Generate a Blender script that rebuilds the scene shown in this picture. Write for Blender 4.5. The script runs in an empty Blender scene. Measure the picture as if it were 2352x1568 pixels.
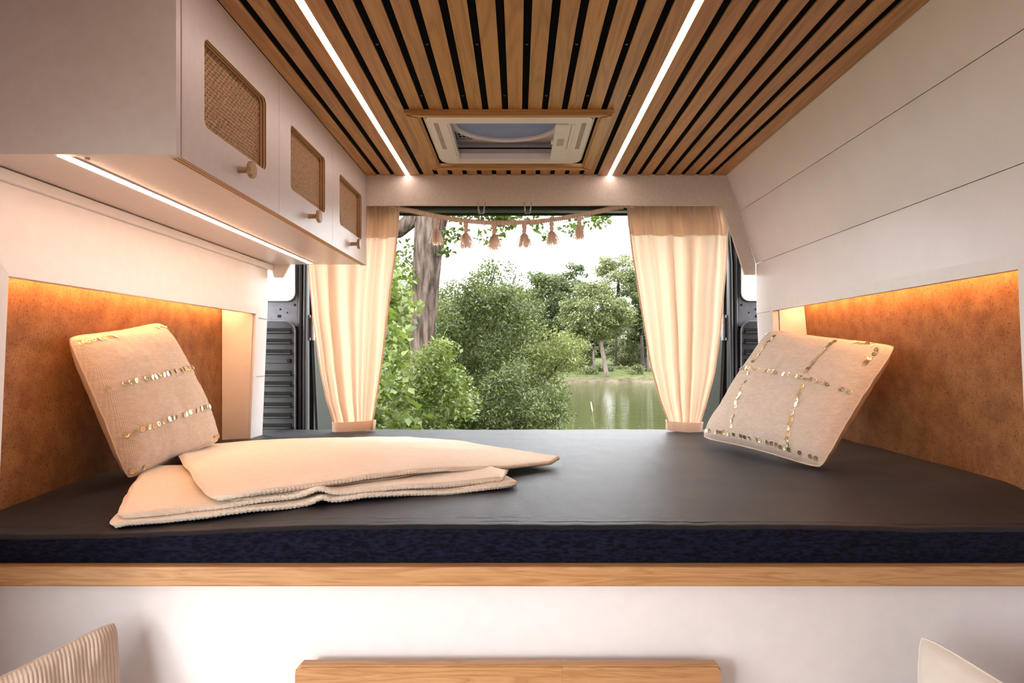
import bpy, bmesh, math, random
import numpy as np
from mathutils import Vector, Matrix, noise as mnoise

C = bpy.context.scene.collection
EYE = 1.22          # camera height above the van floor
F = 1568.0          # focal length in pixels of the 2352 px frame (24 mm)
random.seed(7)

# ------------------------------------------------------------------ camera
cam_d = bpy.data.cameras.new('camera')
cam_d.sensor_width = 36.0
cam_d.lens = 24.0
cam_d.shift_x = -14 / 2352
cam_d.shift_y = 28 / 2352
cam_d.clip_start = 0.02
cam_d.clip_end = 400
cam = bpy.data.objects.new('camera', cam_d)
cam.location = (0, 0, EYE)
cam.rotation_euler = (math.pi / 2, 0, 0)
C.objects.link(cam)
bpy.context.scene.camera = cam

# ------------------------------------------------------------------ world, sun, exposure
W = bpy.data.worlds.new('overcast_sky')
bpy.context.scene.world = W
W.use_nodes = True
wn = W.node_tree.nodes
bg = wn['Background']
bg.inputs['Color'].default_value = (0.97, 0.98, 1.0, 1)
bg.inputs['Strength'].default_value = 6.5

sun_d = bpy.data.lights.new('sun', 'SUN')
sun_d.energy = 1.15
sun_d.angle = math.radians(11)
sun_d.color = (1.0, 0.96, 0.93)
sun = bpy.data.objects.new('sun', sun_d)
sun.rotation_euler = Vector((0.6, 0.8, -0.16)).to_track_quat('-Z', 'Y').to_euler()
C.objects.link(sun)

vs = bpy.context.scene.view_settings
vs.view_transform = 'Standard'
vs.look = 'None'
vs.gamma = 1.0
vs.use_curve_mapping = False
vs.exposure = 0.28

CEILING_LED = 16.0
CABINET_LED = 27.0
NICHE_LED = 50.0

cy = bpy.context.scene.cycles
cy.adaptive_threshold = 0.02
cy.max_bounces = 8
cy.diffuse_bounces = 4
cy.glossy_bounces = 3
cy.transmission_bounces = 4
cy.transparent_max_bounces = 6
cy.caustics_reflective = False
cy.caustics_refractive = False

# ------------------------------------------------------------------ node helpers
def new_mat(name):
    m = bpy.data.materials.new(name)
    m.use_nodes = True
    nt = m.node_tree
    b = nt.nodes['Principled BSDF']
    return m, nt, b

def coords(nt, stretch=(1, 1, 1), rnd=0.0):
    tc = nt.nodes.new('ShaderNodeTexCoord')
    mp = nt.nodes.new('ShaderNodeMapping')
    mp.inputs['Scale'].default_value = stretch
    nt.links.new(tc.outputs['Object'], mp.inputs['Vector'])
    if rnd:
        oi = nt.nodes.new('ShaderNodeObjectInfo')
        mul = nt.nodes.new('ShaderNodeMath'); mul.operation = 'MULTIPLY'
        mul.inputs[1].default_value = rnd
        nt.links.new(oi.outputs['Random'], mul.inputs[0])
        cx = nt.nodes.new('ShaderNodeCombineXYZ')
        for k in range(3):
            nt.links.new(mul.outputs[0], cx.inputs[k])
        nt.links.new(cx.outputs[0], mp.inputs['Location'])
    return mp.outputs['Vector']

def noise(nt, vec, scale, detail=4, rough=0.55, dist=0.0):
    n = nt.nodes.new('ShaderNodeTexNoise')
    n.inputs['Scale'].default_value = scale
    n.inputs['Detail'].default_value = detail
    n.inputs['Roughness'].default_value = rough
    n.inputs['Distortion'].default_value = dist
    nt.links.new(vec, n.inputs['Vector'])
    return n.outputs['Fac']

def ramp(nt, fac, stops):
    r = nt.nodes.new('ShaderNodeValToRGB')
    e = r.color_ramp.elements
    while len(e) < len(stops):
        e.new(0.5)
    for k, (p, c) in enumerate(stops):
        e[k].position = p
        e[k].color = (c[0], c[1], c[2], 1)
    nt.links.new(fac, r.inputs['Fac'])
    return r.outputs['Color']

def bump(nt, b, height, strength, dist=0.001):
    bp = nt.nodes.new('ShaderNodeBump')
    bp.inputs['Strength'].default_value = strength
    bp.inputs['Distance'].default_value = dist
    nt.links.new(height, bp.inputs['Height'])
    nt.links.new(bp.outputs['Normal'], b.inputs['Normal'])

def M(name, c1, c2=None, scale=8, detail=4, rough=0.5, metal=0.0, bs=0.0, bscale=300, bd=0.001,
      stretch=(1, 1, 1), sheen=0.0, spec=0.5, lo=0.35, hi=0.65, rnd=0.0, bstretch=None):
    m, nt, b = new_mat(name)
    b.inputs['Base Color'].default_value = (*c1, 1)
    b.inputs['Roughness'].default_value = rough
    b.inputs['Metallic'].default_value = metal
    b.inputs['Specular IOR Level'].default_value = spec
    if sheen:
        b.inputs['Sheen Weight'].default_value = sheen
        b.inputs['Sheen Roughness'].default_value = 0.4
    v = coords(nt, stretch, rnd)
    if c2 is not None:
        f = noise(nt, v, scale, detail)
        nt.links.new(ramp(nt, f, [(lo, c1), (hi, c2)]), b.inputs['Base Color'])
    if bs:
        v2 = coords(nt, bstretch, rnd) if bstretch else v
        bump(nt, b, noise(nt, v2, bscale, 3), bs, bd)
    return m

def wood(name, dark, mid, light, axis='Y', rough=0.45, scale=1.0, var=0.25):
    m, nt, b = new_mat(name)
    st = {'X': (1, 14, 14), 'Y': (14, 1, 14), 'Z': (14, 14, 1)}[axis]
    v = coords(nt, tuple(s * scale for s in st), 40.0)
    n1 = noise(nt, v, 1.6, 3, 0.5, 1.2)
    wv = nt.nodes.new('ShaderNodeMath'); wv.operation = 'MULTIPLY'; wv.inputs[1].default_value = 9.0
    nt.links.new(n1, wv.inputs[0])
    fr = nt.nodes.new('ShaderNodeMath'); fr.operation = 'PINGPONG'; fr.inputs[1].default_value = 1.0
    nt.links.new(wv.outputs[0], fr.inputs[0])
    v2 = coords(nt, tuple(s * scale * (1 if s == 1 else 6) for s in st), 40.0)
    n2 = noise(nt, v2, 5.0, 3, 0.6)
    mx = nt.nodes.new('ShaderNodeMath'); mx.operation = 'MULTIPLY_ADD'
    mx.inputs[1].default_value = 0.42
    nt.links.new(fr.outputs[0], mx.inputs[0])
    ml = nt.nodes.new('ShaderNodeMath'); ml.operation = 'MULTIPLY'; ml.inputs[1].default_value = 0.6
    nt.links.new(n2, ml.inputs[0])
    nt.links.new(ml.outputs[0], mx.inputs[2])
    col = ramp(nt, mx.outputs[0], [(0.18, dark), (0.45, mid), (0.8, light)])
    hs = nt.nodes.new('ShaderNodeHueSaturation')
    oi = nt.nodes.new('ShaderNodeObjectInfo')
    mr = nt.nodes.new('ShaderNodeMapRange')
    mr.inputs['To Min'].default_value = 1 - var / 2
    mr.inputs['To Max'].default_value = 1 + var / 2
    nt.links.new(oi.outputs['Random'], mr.inputs['Value'])
    nt.links.new(mr.outputs[0], hs.inputs['Value'])
    nt.links.new(col, hs.inputs['Color'])
    nt.links.new(hs.outputs[0], b.inputs['Base Color'])
    b.inputs['Roughness'].default_value = rough
    bump(nt, b, n2, 0.25, 0.0006)
    return m

def emit(name, col, s):
    m, nt, b = new_mat(name)
    b.inputs['Base Color'].default_value = (0.9, 0.9, 0.9, 1)
    b.inputs['Emission Color'].default_value = (*col, 1)
    b.inputs['Emission Strength'].default_value = s
    return m

def cloth_translucent(name, dcol, tcol, mixf, bs=0.3, bscale=900):
    m, nt, b = new_mat(name)
    v = coords(nt)
    f = noise(nt, coords(nt, (1, 1, 0.15)), 60, 3)
    nt.links.new(ramp(nt, f, [(0.3, tuple(c * 0.94 for c in dcol)), (0.7, dcol)]), b.inputs['Base Color'])
    b.inputs['Roughness'].default_value = 0.9
    b.inputs['Specular IOR Level'].default_value = 0.1
    bump(nt, b, noise(nt, v, bscale, 2), bs, 0.0005)
    t = nt.nodes.new('ShaderNodeBsdfTranslucent')
    t.inputs['Color'].default_value = (*tcol, 1)
    mx = nt.nodes.new('ShaderNodeMixShader')
    mx.inputs[0].default_value = mixf
    nt.links.new(b.outputs[0], mx.inputs[1])
    nt.links.new(t.outputs[0], mx.inputs[2])
    nt.links.new(mx.outputs[0], nt.nodes['Material Output'].inputs['Surface'])
    return m

def leaf_mat(name, c1, c2, tr):
    m, nt, b = new_mat(name)
    g = nt.nodes.new('ShaderNodeNewGeometry')
    col = ramp(nt, g.outputs['Random Per Island'], [(0.0, c1), (1.0, c2)])
    nt.links.new(col, b.inputs['Base Color'])
    b.inputs['Roughness'].default_value = 0.42
    b.inputs['Specular IOR Level'].default_value = 0.5
    t = nt.nodes.new('ShaderNodeBsdfTranslucent')
    t.inputs['Color'].default_value = (*tr, 1)
    mx = nt.nodes.new('ShaderNodeMixShader')
    mx.inputs[0].default_value = 0.33
    nt.links.new(b.outputs[0], mx.inputs[1])
    nt.links.new(t.outputs[0], mx.inputs[2])
    nt.links.new(mx.outputs[0], nt.nodes['Material Output'].inputs['Surface'])
    return m

# ------------------------------------------------------------------ mesh helpers
def base_of(o):
    v = Vector((0, 0, 0))
    while o is not None:
        v += o.location
        o = o.parent
    return v

def obj(name, verts, faces, mat, parent=None, smooth=False, mats=None, fmat=None):
    """one mesh object from world-space vertices"""
    b = base_of(parent)
    me = bpy.data.meshes.new(name)
    me.from_pydata([(v[0] - b.x, v[1] - b.y, v[2] - b.z) for v in verts], [], faces)
    for mm in (mats or [mat]):
        me.materials.append(mm)
    if fmat:
        me.polygons.foreach_set('material_index', fmat)
    if smooth:
        me.polygons.foreach_set('use_smooth', [True] * len(me.polygons))
    me.update()
    o = bpy.data.objects.new(name, me)
    C.objects.link(o)
    o.parent = parent
    return o

def tag(o, label=None, cat=None, group=None, kind=None):
    if label: o['label'] = label
    if cat: o['category'] = cat
    if group: o['group'] = group
    if kind: o['kind'] = kind
    return o

def thing(name, loc, label, cat, group=None, kind=None):
    o = bpy.data.objects.new(name, None)
    o.location = loc
    o.empty_display_size = 0.05
    C.objects.link(o)
    return tag(o, label, cat, group, kind)

class MB:
    """collects shapes; build() links them as ONE mesh object"""
    def __init__(s):
        s.v, s.f, s.m = [], [], []
    def add(s, verts, faces, mi=0):
        k = len(s.v)
        s.v += [tuple(p) for p in verts]
        s.f += [tuple(i + k for i in q) for q in faces]
        s.m += [mi] * len(faces)
        return s
    def box(s, x0, x1, y0, y1, z0, z1, bev=0.0, mi=0):
        if bev <= 0:
            v = [(x, y, z) for x in (x0, x1) for y in (y0, y1) for z in (z0, z1)]
            f = [(0, 1, 3, 2), (4, 6, 7, 5), (0, 4, 5, 1), (2, 3, 7, 6), (0, 2, 6, 4), (1, 5, 7, 3)]
            return s.add(v, f, mi)
        bm = bmesh.new()
        bmesh.ops.create_cube(bm, size=1)
        for w in bm.verts:
            w.co = Vector(((x0 + x1) / 2 + w.co.x * (x1 - x0), (y0 + y1) / 2 + w.co.y * (y1 - y0), (z0 + z1) / 2 + w.co.z * (z1 - z0)))
        bmesh.ops.bevel(bm, geom=bm.edges[:] , offset=bev, segments=2, affect='EDGES', profile=0.5)
        bm.verts.index_update()
        s.add([w.co[:] for w in bm.verts], [[w.index for w in q.verts] for q in bm.faces], mi)
        bm.free()
        return s
    def prism(s, poly, y0, y1, axis='Y', mi=0, mi_side=None):
        """poly in the plane across `axis`, extruded from y0 to y1"""
        n = len(poly)
        def pt(a, b, c):
            return (a, c, b) if axis == 'Y' else (c, a, b) if axis == 'X' else (a, b, c)
        v = [pt(a, b, y0) for a, b in poly] + [pt(a, b, y1) for a, b in poly]
        k = len(s.v)
        s.v += v
        s.f += [tuple(k + i for i in range(n)), tuple(k + n + i for i in reversed(range(n)))]
        s.m += [mi, mi]
        ms = mi if mi_side is None else mi_side
        for i in range(n):
            j = (i + 1) % n
            s.f.append((k + i, k + n + i, k + n + j, k + j))
            s.m.append(ms)
        return s
    def ring(s, outer, inner, c0, c1, axis='X', mi=0, mi_out=None, mi_in=None):
        """plate with a hole: two loops of equal count, extruded along axis from c0 (front) to c1"""
        n = len(outer)
        def pt(a, b, c):
            return (a, c, b) if axis == 'Y' else (c, a, b) if axis == 'X' else (a, b, c)
        k = len(s.v)
        for c in (c0, c1):
            s.v += [pt(a, b, c) for a, b in outer] + [pt(a, b, c) for a, b in inner]
        mo = mi if mi_out is None else mi_out
        mn = mi if mi_in is None else mi_in
        for i in range(n):
            j = (i + 1) % n
            O0, O0j, I0, I0j = k + i, k + j, k + n + i, k + n + j
            O1, O1j, I1, I1j = O0 + 2 * n, O0j + 2 * n, I0 + 2 * n, I0j + 2 * n
            s.f += [(O0, O0j, I0j, I0), (O1, I1, I1j, O1j), (O0, O1, O1j, O0j), (I0, I0j, I1j, I1)]
            s.m += [mi, mi, mo, mn]
        return s
    def tube(s, pts, rad, n=8, mi=0, cap=True):
        pts = [Vector(p) for p in pts]
        rr = rad if hasattr(rad, '__len__') else [rad] * len(pts)
        k = len(s.v)
        t0 = (pts[1] - pts[0]).normalized()
        ref = Vector((0, 0, 1)) if abs(t0.z) < 0.9 else Vector((1, 0, 0))
        nrm = t0.cross(ref).normalized()
        for i, p in enumerate(pts):
            t = (pts[min(i + 1, len(pts) - 1)] - pts[max(i - 1, 0)]).normalized()
            nrm = (nrm - t * nrm.dot(t)).normalized()
            bn = t.cross(nrm)
            for q in range(n):
                a = 2 * math.pi * q / n
                s.v.append(tuple(p + (nrm * math.cos(a) + bn * math.sin(a)) * rr[i]))
        for i in range(len(pts) - 1):
            for q in range(n):
                w = (q + 1) % n
                s.f.append((k + i * n + q, k + i * n + w, k + (i + 1) * n + w, k + (i + 1) * n + q))
                s.m.append(mi)
        if cap:
            s.f.append(tuple(k + q for q in reversed(range(n)))); s.m.append(mi)
            e = k + (len(pts) - 1) * n
            s.f.append(tuple(e + q for q in range(n))); s.m.append(mi)
        return s
    def lathe(s, prof, center, axis='Z', n=20, mi=0):
        """prof: list of (radius, height along axis)"""
        cx, cy, cz = center
        k = len(s.v)
        for r, h in prof:
            for q in range(n):
                a = 2 * math.pi * q / n
                u, w = r * math.cos(a), r * math.sin(a)
                s.v.append((cx + u, cy + w, cz + h) if axis == 'Z' else (cx + h, cy + u, cz + w) if axis == 'X' else (cx + u, cy + h, cz + w))
        for i in range(len(prof) - 1):
            for q in range(n):
                w = (q + 1) % n
                s.f.append((k + i * n + q, k + i * n + w, k + (i + 1) * n + w, k + (i + 1) * n + q))
                s.m.append(mi)
        s.f.append(tuple(k + q for q in reversed(range(n)))); s.m.append(mi)
        e = k + (len(prof) - 1) * n
        s.f.append(tuple(e + q for q in range(n))); s.m.append(mi)
        return s
    def build(s, name, mat, parent=None, smooth=False):
        mats = mat if isinstance(mat, list) else [mat]
        o = obj(name, s.v, s.f, None, parent, smooth, mats, s.m if len(mats) > 1 else None)
        bm = bmesh.new(); bm.from_mesh(o.data)
        bmesh.ops.recalc_face_normals(bm, faces=bm.faces[:])
        bm.to_mesh(o.data); bm.free()
        return o

def smooth_by_angle(o, deg=35):
    me = o.data
    me.polygons.foreach_set('use_smooth', [True] * len(me.polygons))
    bm = bmesh.new(); bm.from_mesh(me)
    for e in bm.edges:
        if len(e.link_faces) == 2 and e.calc_face_angle(0) > math.radians(deg):
            e.smooth = False
    bm.to_mesh(me); bm.free()

def rrect(x0, x1, y0, y1, r, n=6):
    """rounded rectangle loop, 4*n points, counter-clockwise from the lower left corner"""
    pts = []
    for cx, cy, a0 in ((x0 + r, y0 + r, 180), (x1 - r, y0 + r, 270), (x1 - r, y1 - r, 0), (x0 + r, y1 - r, 90)):
        for k in range(n):
            a = math.radians(a0 + 90 * k / (n - 1))
            pts.append((cx + r * math.cos(a), cy + r * math.sin(a)))
    return pts

def smoothstep(a, b, x):
    t = min(1, max(0, (x - a) / (b - a)))
    return t * t * (3 - 2 * t)

def interp(x, xs, ys):
    return float(np.interp(x, xs, ys))

def at(px, py, Y):
    """the world point that stands at distance Y on the sight line of a photo pixel"""
    return Vector(((px - 1190) * Y / F, Y, EYE + (812 - py) * Y / F))

# ------------------------------------------------------------------ materials
m_white = M('white_laminate', (0.80, 0.755, 0.755), (0.83, 0.785, 0.785), 30, rough=0.42, bs=0.08, bscale=500)
m_cab = M('beige_laminate', (0.64, 0.545, 0.51), (0.67, 0.575, 0.54), 60, rough=0.36, bs=0.06, bscale=600)
m_plank = M('painted_plank', (0.80, 0.76, 0.785), (0.83, 0.79, 0.815), 12, rough=0.38, bs=0.05, bscale=400)
m_lining = M('grey_felt_lining', (0.66, 0.57, 0.49), (0.72, 0.63, 0.55), 90, rough=0.9, bs=0.3, bscale=900)
m_black = M('black_felt', (0.003, 0.003, 0.0035), (0.005, 0.005, 0.006), 200, rough=1.0, spec=0.05)
m_slat = wood('oak_slat', (0.30, 0.13, 0.038), (0.42, 0.198, 0.064), (0.52, 0.265, 0.095), 'Y', var=0.22)
m_oak_x = wood('oak_board_long', (0.34, 0.155, 0.055), (0.47, 0.235, 0.092), (0.56, 0.305, 0.135), 'X', scale=2.6, var=0.08)
m_oak_y = wood('oak_frame_side', (0.34, 0.155, 0.05), (0.47, 0.235, 0.085), (0.56, 0.30, 0.12), 'Y', var=0.1)
m_oak_f = wood('oak_frame_cross', (0.34, 0.155, 0.05), (0.47, 0.235, 0.085), (0.56, 0.30, 0.12), 'X', var=0.1)
m_knob = wood('turned_oak', (0.22, 0.11, 0.05), (0.40, 0.23, 0.12), (0.55, 0.36, 0.22), 'X', scale=4, var=0.1)
m_floor = wood('dark_vinyl_plank', (0.16, 0.11, 0.08), (0.24, 0.17, 0.12), (0.30, 0.22, 0.16), 'Y', var=0.0)

def ply(name, axis):
    m, nt, b = new_mat(name)
    v = coords(nt)
    sx = nt.nodes.new('ShaderNodeSeparateXYZ')
    nt.links.new(v, sx.inputs[0])
    a = nt.nodes.new('ShaderNodeMath'); a.operation = 'MULTIPLY'; a.inputs[1].default_value = 1 / 0.0032
    nt.links.new(sx.outputs[axis], a.inputs[0])
    pp = nt.nodes.new('ShaderNodeMath'); pp.operation = 'PINGPONG'; pp.inputs[1].default_value = 1.0
    nt.links.new(a.outputs[0], pp.inputs[0])
    nt.links.new(ramp(nt, pp.outputs[0], [(0.25, (0.14, 0.06, 0.022)), (0.45, (0.50, 0.28, 0.12)), (0.9, (0.64, 0.39, 0.19))]), b.inputs['Base Color'])
    b.inputs['Roughness'].default_value = 0.6
    return m
m_ply = ply('plywood_edge', 0)
m_cane = M('rattan_cane', (0.46, 0.265, 0.125), (0.60, 0.37, 0.19), 120, rough=0.55, bs=0.2, bscale=800)
m_cane_back = M('rattan_backing', (0.20, 0.10, 0.045), (0.26, 0.14, 0.065), 90, rough=0.8)
def copper():
    m, nt, b = new_mat('copper_velour')
    v = coords(nt)
    base = ramp(nt, noise(nt, v, 22, 6, 0.6), [(0.35, (0.225, 0.088, 0.028)), (0.65, (0.33, 0.145, 0.052))])
    sp = ramp(nt, noise(nt, v, 230, 5, 0.7), [(0.34, (0.42, 0.36, 0.32)), (0.47, (1, 1, 1))])
    mx = nt.nodes.new('ShaderNodeMixRGB'); mx.blend_type = 'MULTIPLY'; mx.inputs[0].default_value = 1.0
    nt.links.new(base, mx.inputs[1]); nt.links.new(sp, mx.inputs[2])
    nt.links.new(mx.outputs[0], b.inputs['Base Color'])
    b.inputs['Roughness'].default_value = 0.7
    b.inputs['Specular IOR Level'].default_value = 0.25
    bump(nt, b, noise(nt, v, 300, 3), 0.3, 0.001)
    return m
m_copper = copper()
def weave(name, c1, c2, period, strength, dist):
    m, nt, b = new_mat(name)
    v = coords(nt)
    nt.links.new(ramp(nt, noise(nt, coords(nt, (1, 1, 3)), 60, 5, 0.7), [(0.3, c1), (0.7, c2)]), b.inputs['Base Color'])
    b.inputs['Roughness'].default_value = 0.95
    b.inputs['Specular IOR Level'].default_value = 0.1
    b.inputs['Sheen Weight'].default_value = 0.12
    hs = []
    for ax in ('Y', 'Z'):
        w = nt.nodes.new('ShaderNodeTexWave')
        w.wave_type = 'BANDS'; w.bands_direction = ax
        w.inputs['Scale'].default_value = 0.314 / period
        w.inputs['Distortion'].default_value = 1.6
        w.inputs['Detail'].default_value = 2
        w.inputs['Detail Scale'].default_value = 3
        nt.links.new(v, w.inputs['Vector'])
        hs.append(w.outputs['Fac'])
    a = nt.nodes.new('ShaderNodeMath'); a.operation = 'ADD'
    nt.links.new(hs[0], a.inputs[0]); nt.links.new(hs[1], a.inputs[1])
    bump(nt, b, a.outputs[0], strength, dist)
    return m
m_cushion = weave('woven_cotton_cream', (0.70, 0.555, 0.45), (0.82, 0.68, 0.57), 0.0030, 0.7, 0.0012)
m_cushion_back = M('plain_cotton_sand', (0.70, 0.54, 0.40), (0.77, 0.61, 0.47), 20, rough=0.95, bs=0.3, bscale=500, spec=0.1)
m_sequin = M('brass_sequin', (0.62, 0.46, 0.24), (0.82, 0.66, 0.40), 40, rough=0.28, metal=0.9)
m_throw = weave('knitted_wool_cream', (0.82, 0.685, 0.55), (0.89, 0.765, 0.64), 0.0045, 0.45, 0.0012)
m_cord = M('corduroy_beige', (0.56, 0.435, 0.345), (0.63, 0.50, 0.405), 30, rough=0.95, bs=0.3, bscale=700, sheen=0.2, spec=0.1)
m_canvas = M('canvas_offwhite', (0.74, 0.665, 0.58), (0.79, 0.72, 0.64), 24, rough=0.95, bs=0.35, bscale=800, spec=0.1)
m_rope = cloth_translucent('cotton_macrame', (0.88, 0.70, 0.60), (0.95, 0.74, 0.62), 0.4)
m_yarn = cloth_translucent('cotton_yarn', (0.95, 0.78, 0.68), (1.0, 0.84, 0.74), 0.62)
m_curtain = cloth_translucent('linen_curtain', (0.86, 0.73, 0.62), (0.90, 0.66, 0.47), 0.5)
m_dmetal = M('black_painted_metal', (0.014, 0.014, 0.017), (0.02, 0.02, 0.024), 30, rough=0.38)
m_gmetal = M('grey_primer_metal', (0.10, 0.10, 0.125), (0.13, 0.13, 0.155), 40, rough=0.45)
m_dplast = M('black_grained_plastic', (0.007, 0.007, 0.0085), (0.012, 0.012, 0.014), 60, rough=0.4, bs=0.2, bscale=600)
m_hole = M('dark_hole', (0.004, 0.004, 0.004), (0.006, 0.006, 0.006), 30, rough=0.9)
m_steel = M('galvanised_steel', (0.35, 0.35, 0.38), (0.45, 0.45, 0.48), 60, rough=0.35, metal=0.8)
m_brass = M('brass_wire', (0.55, 0.42, 0.22), (0.65, 0.5, 0.28), 60, rough=0.3, metal=0.9)
m_plastic = M('white_plastic', (0.80, 0.745, 0.765), (0.83, 0.775, 0.795), 30, rough=0.4)
m_plastic_d = M('grey_plastic', (0.42, 0.385, 0.38), (0.48, 0.44, 0.43), 40, rough=0.5)
m_label = M('label_print', (0.03, 0.03, 0.03), (0.05, 0.05, 0.05), 50, rough=0.6)
m_led = emit('led_ceiling', (1.0, 0.82, 0.76), CEILING_LED)
m_led_c = emit('led_cabinet', (1.0, 0.62, 0.40), CABINET_LED)
m_led_n = emit('led_niche', (1.0, 0.51, 0.21), NICHE_LED)

def velvet(name, lo_c, hi_c, spec, rough, scale, sheen):
    m, nt, b = new_mat(name)
    v = coords(nt, (0.6, 2.0, 2.0))
    f = noise(nt, v, scale, 6, 0.7)
    nt.links.new(ramp(nt, f, [(0.42, lo_c), (0.62, hi_c)]), b.inputs['Base Color'])
    b.inputs['Roughness'].default_value = rough
    b.inputs['Specular IOR Level'].default_value = spec
    b.inputs['Sheen Weight'].default_value = sheen
    b.inputs['Sheen Roughness'].default_value = 0.3
    b.inputs['Sheen Tint'].default_value = (0.86, 0.80, 1.0, 1)
    b.inputs['IOR'].default_value = 1.45
    b.inputs['Specular Tint'].default_value = (0.84, 0.86, 1.0, 1)
    bump(nt, b, noise(nt, coords(nt, (1, 3, 3)), 190, 5, 0.75), 0.9, 0.003)
    return m
m_velvet = velvet('charcoal_velvet', (0.0018, 0.0017, 0.003), (0.008, 0.0072, 0.0115), 0.42, 0.38, 70, 0.03)
m_velvet_side = velvet('navy_velvet_border', (0.003, 0.003, 0.007), (0.014, 0.016, 0.038), 0.12, 0.5, 130, 0.0)

def glass(name, col, rough=0.02, mixt=0.9):
    m, nt, b = new_mat(name)
    t = nt.nodes.new('ShaderNodeBsdfTransparent')
    t.inputs['Color'].default_value = (*col, 1)
    g = nt.nodes.new('ShaderNodeBsdfGlossy')
    g.inputs['Roughness'].default_value = rough
    mx = nt.nodes.new('ShaderNodeMixShader')
    mx.inputs[0].default_value = mixt
    nt.links.new(g.outputs[0], mx.inputs[1])
    nt.links.new(t.outputs[0], mx.inputs[2])
    nt.links.new(mx.outputs[0], nt.nodes['Material Output'].inputs['Surface'])
    return m
m_glass = glass('door_glass', (0.82, 0.88, 0.84))
m_acryl = glass('clear_acrylic', (0.94, 0.94, 0.94), 0.05, 0.75)

def smoky():
    m, nt, b = new_mat('smoky_dome')
    b.inputs['Base Color'].default_value = (0.25, 0.26, 0.29, 1)
    b.inputs['Roughness'].default_value = 0.35
    v = coords(nt)
    nt.links.new(ramp(nt, noise(nt, v, 14, 5), [(0.3, (0.20, 0.21, 0.235)), (0.7, (0.30, 0.31, 0.34))]), b.inputs['Base Color'])
    t = nt.nodes.new('ShaderNodeBsdfTranslucent')
    t.inputs['Color'].default_value = (0.19, 0.195, 0.215, 1)
    mx = nt.nodes.new('ShaderNodeMixShader'); mx.inputs[0].default_value = 0.55
    nt.links.new(b.outputs[0], mx.inputs[1]); nt.links.new(t.outputs[0], mx.inputs[2])
    nt.links.new(mx.outputs[0], nt.nodes['Material Output'].inputs['Surface'])
    return m
m_dome = smoky()

# =================================================================== THE VAN SHELL
Z = lambda r: EYE + r
YF = -1.7            # front end of the living space
ZC = Z(0.603)        # underside of the ceiling slats
XL, XR = -0.84, 0.805
YV = 2.311           # rear lining panel

tag(MB().box(-0.99, 0.99, YF, 2.62, -0.04, 0.0).build('floor', m_floor), kind='structure')

# ceiling: black backing with a hole for the roof fan, oak slats are its pieces
ceil = MB()
ceil.ring([(-0.95, YF), (0.95, YF), (0.95, YV + 0.19), (-0.95, YV + 0.19)],
          [(-0.244, 1.716), (0.198, 1.716), (0.198, 2.164), (-0.244, 2.164)], ZC + 0.0042, ZC + 0.05, axis='Z')
ceiling = ceil.build('ceiling', m_black)
tag(ceiling, kind='structure')

PITCH, X0 = 0.0488, -0.5197
CAB_Y = 1.041        # near end of the overhead cabinet
FAN_X0, FAN_X1, FAN_Y0, FAN_Y1 = -0.282, 0.237, 1.684, 2.198
slat_mesh = {}
def slat(xa, xb, ya, yb):
    key = (round(xb - xa, 4), round(yb - ya, 3))
    if key not in slat_mesh:
        w, l = xb - xa, yb - ya
        o = MB().box(-w / 2, w / 2, -l / 2, l / 2, -0.0021, 0.0021, 0.0008).build('slat', m_slat, None)
        slat_mesh[key] = o.data
    else:
        o = bpy.data.objects.new('slat', slat_mesh[key]); C.objects.link(o)
    o.parent = ceiling
    o.location = ((xa + xb) / 2, (ya + yb) / 2, ZC + 0.0021)
for k in range(24):
    xa, xb = X0 + PITCH * k + 0.0074, X0 + PITCH * (k + 1) - 0.0074
    if FAN_X0 < (xa + xb) / 2 < FAN_X1 - 0.001:
        slat(xa, xb, YF, FAN_Y0 + 0.004)
        slat(xa, xb, FAN_Y1 - 0.004, YV)
    else:
        slat(xa, xb, YF, YV)
slat(X0 + PITCH * 24 + 0.0074, 0.703, YF, YV)
for k in range(-6, 0):                       # slats that end at the cabinet
    slat(X0 + PITCH * k + 0.0074, X0 + PITCH * (k + 1) - 0.0074, YF, CAB_Y - 0.018)

scr = None
for k in range(5, 17):                       # small screws in the black joints
    for yy in (1.335, 1.60):
        if (k + int(yy * 100)) % 2:
            continue
        if scr is None:
            o = MB().lathe([(0.0, 0), (0.0028, 0.0), (0.0028, 0.0022), (0.0012, 0.003)], (0, 0, -0.003), n=10).build('screw', m_dmetal)
            scr = o.data
        else:
            o = bpy.data.objects.new('screw', scr); C.objects.link(o)
        o.parent = ceiling
        o.location = (X0 + PITCH * k, yy, ZC + 0.0042)

# ---- ceiling light strips
for k, side in ((3, 'left'), (17, 'right')):
    x = X0 + PITCH * k
    t = thing('ceiling_light_strip', (x, YF, ZC), 'long white light strip in the oak ceiling, %s' % ('nearer the rattan cabinet' if side == 'left' else 'nearer the planked wall'), 'light strip', 'ceiling light strips')
    MB().box(x - 0.0066, x + 0.0066, YF, YV - 0.001, ZC + 0.0025, ZC + 0.0042).build('housing', m_plastic, t)
    MB().box(x - 0.0056, x + 0.0056, YF + 0.01, YV - 0.004, ZC + 0.0005, ZC + 0.0025).build('diffuser', m_led, t)

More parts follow.
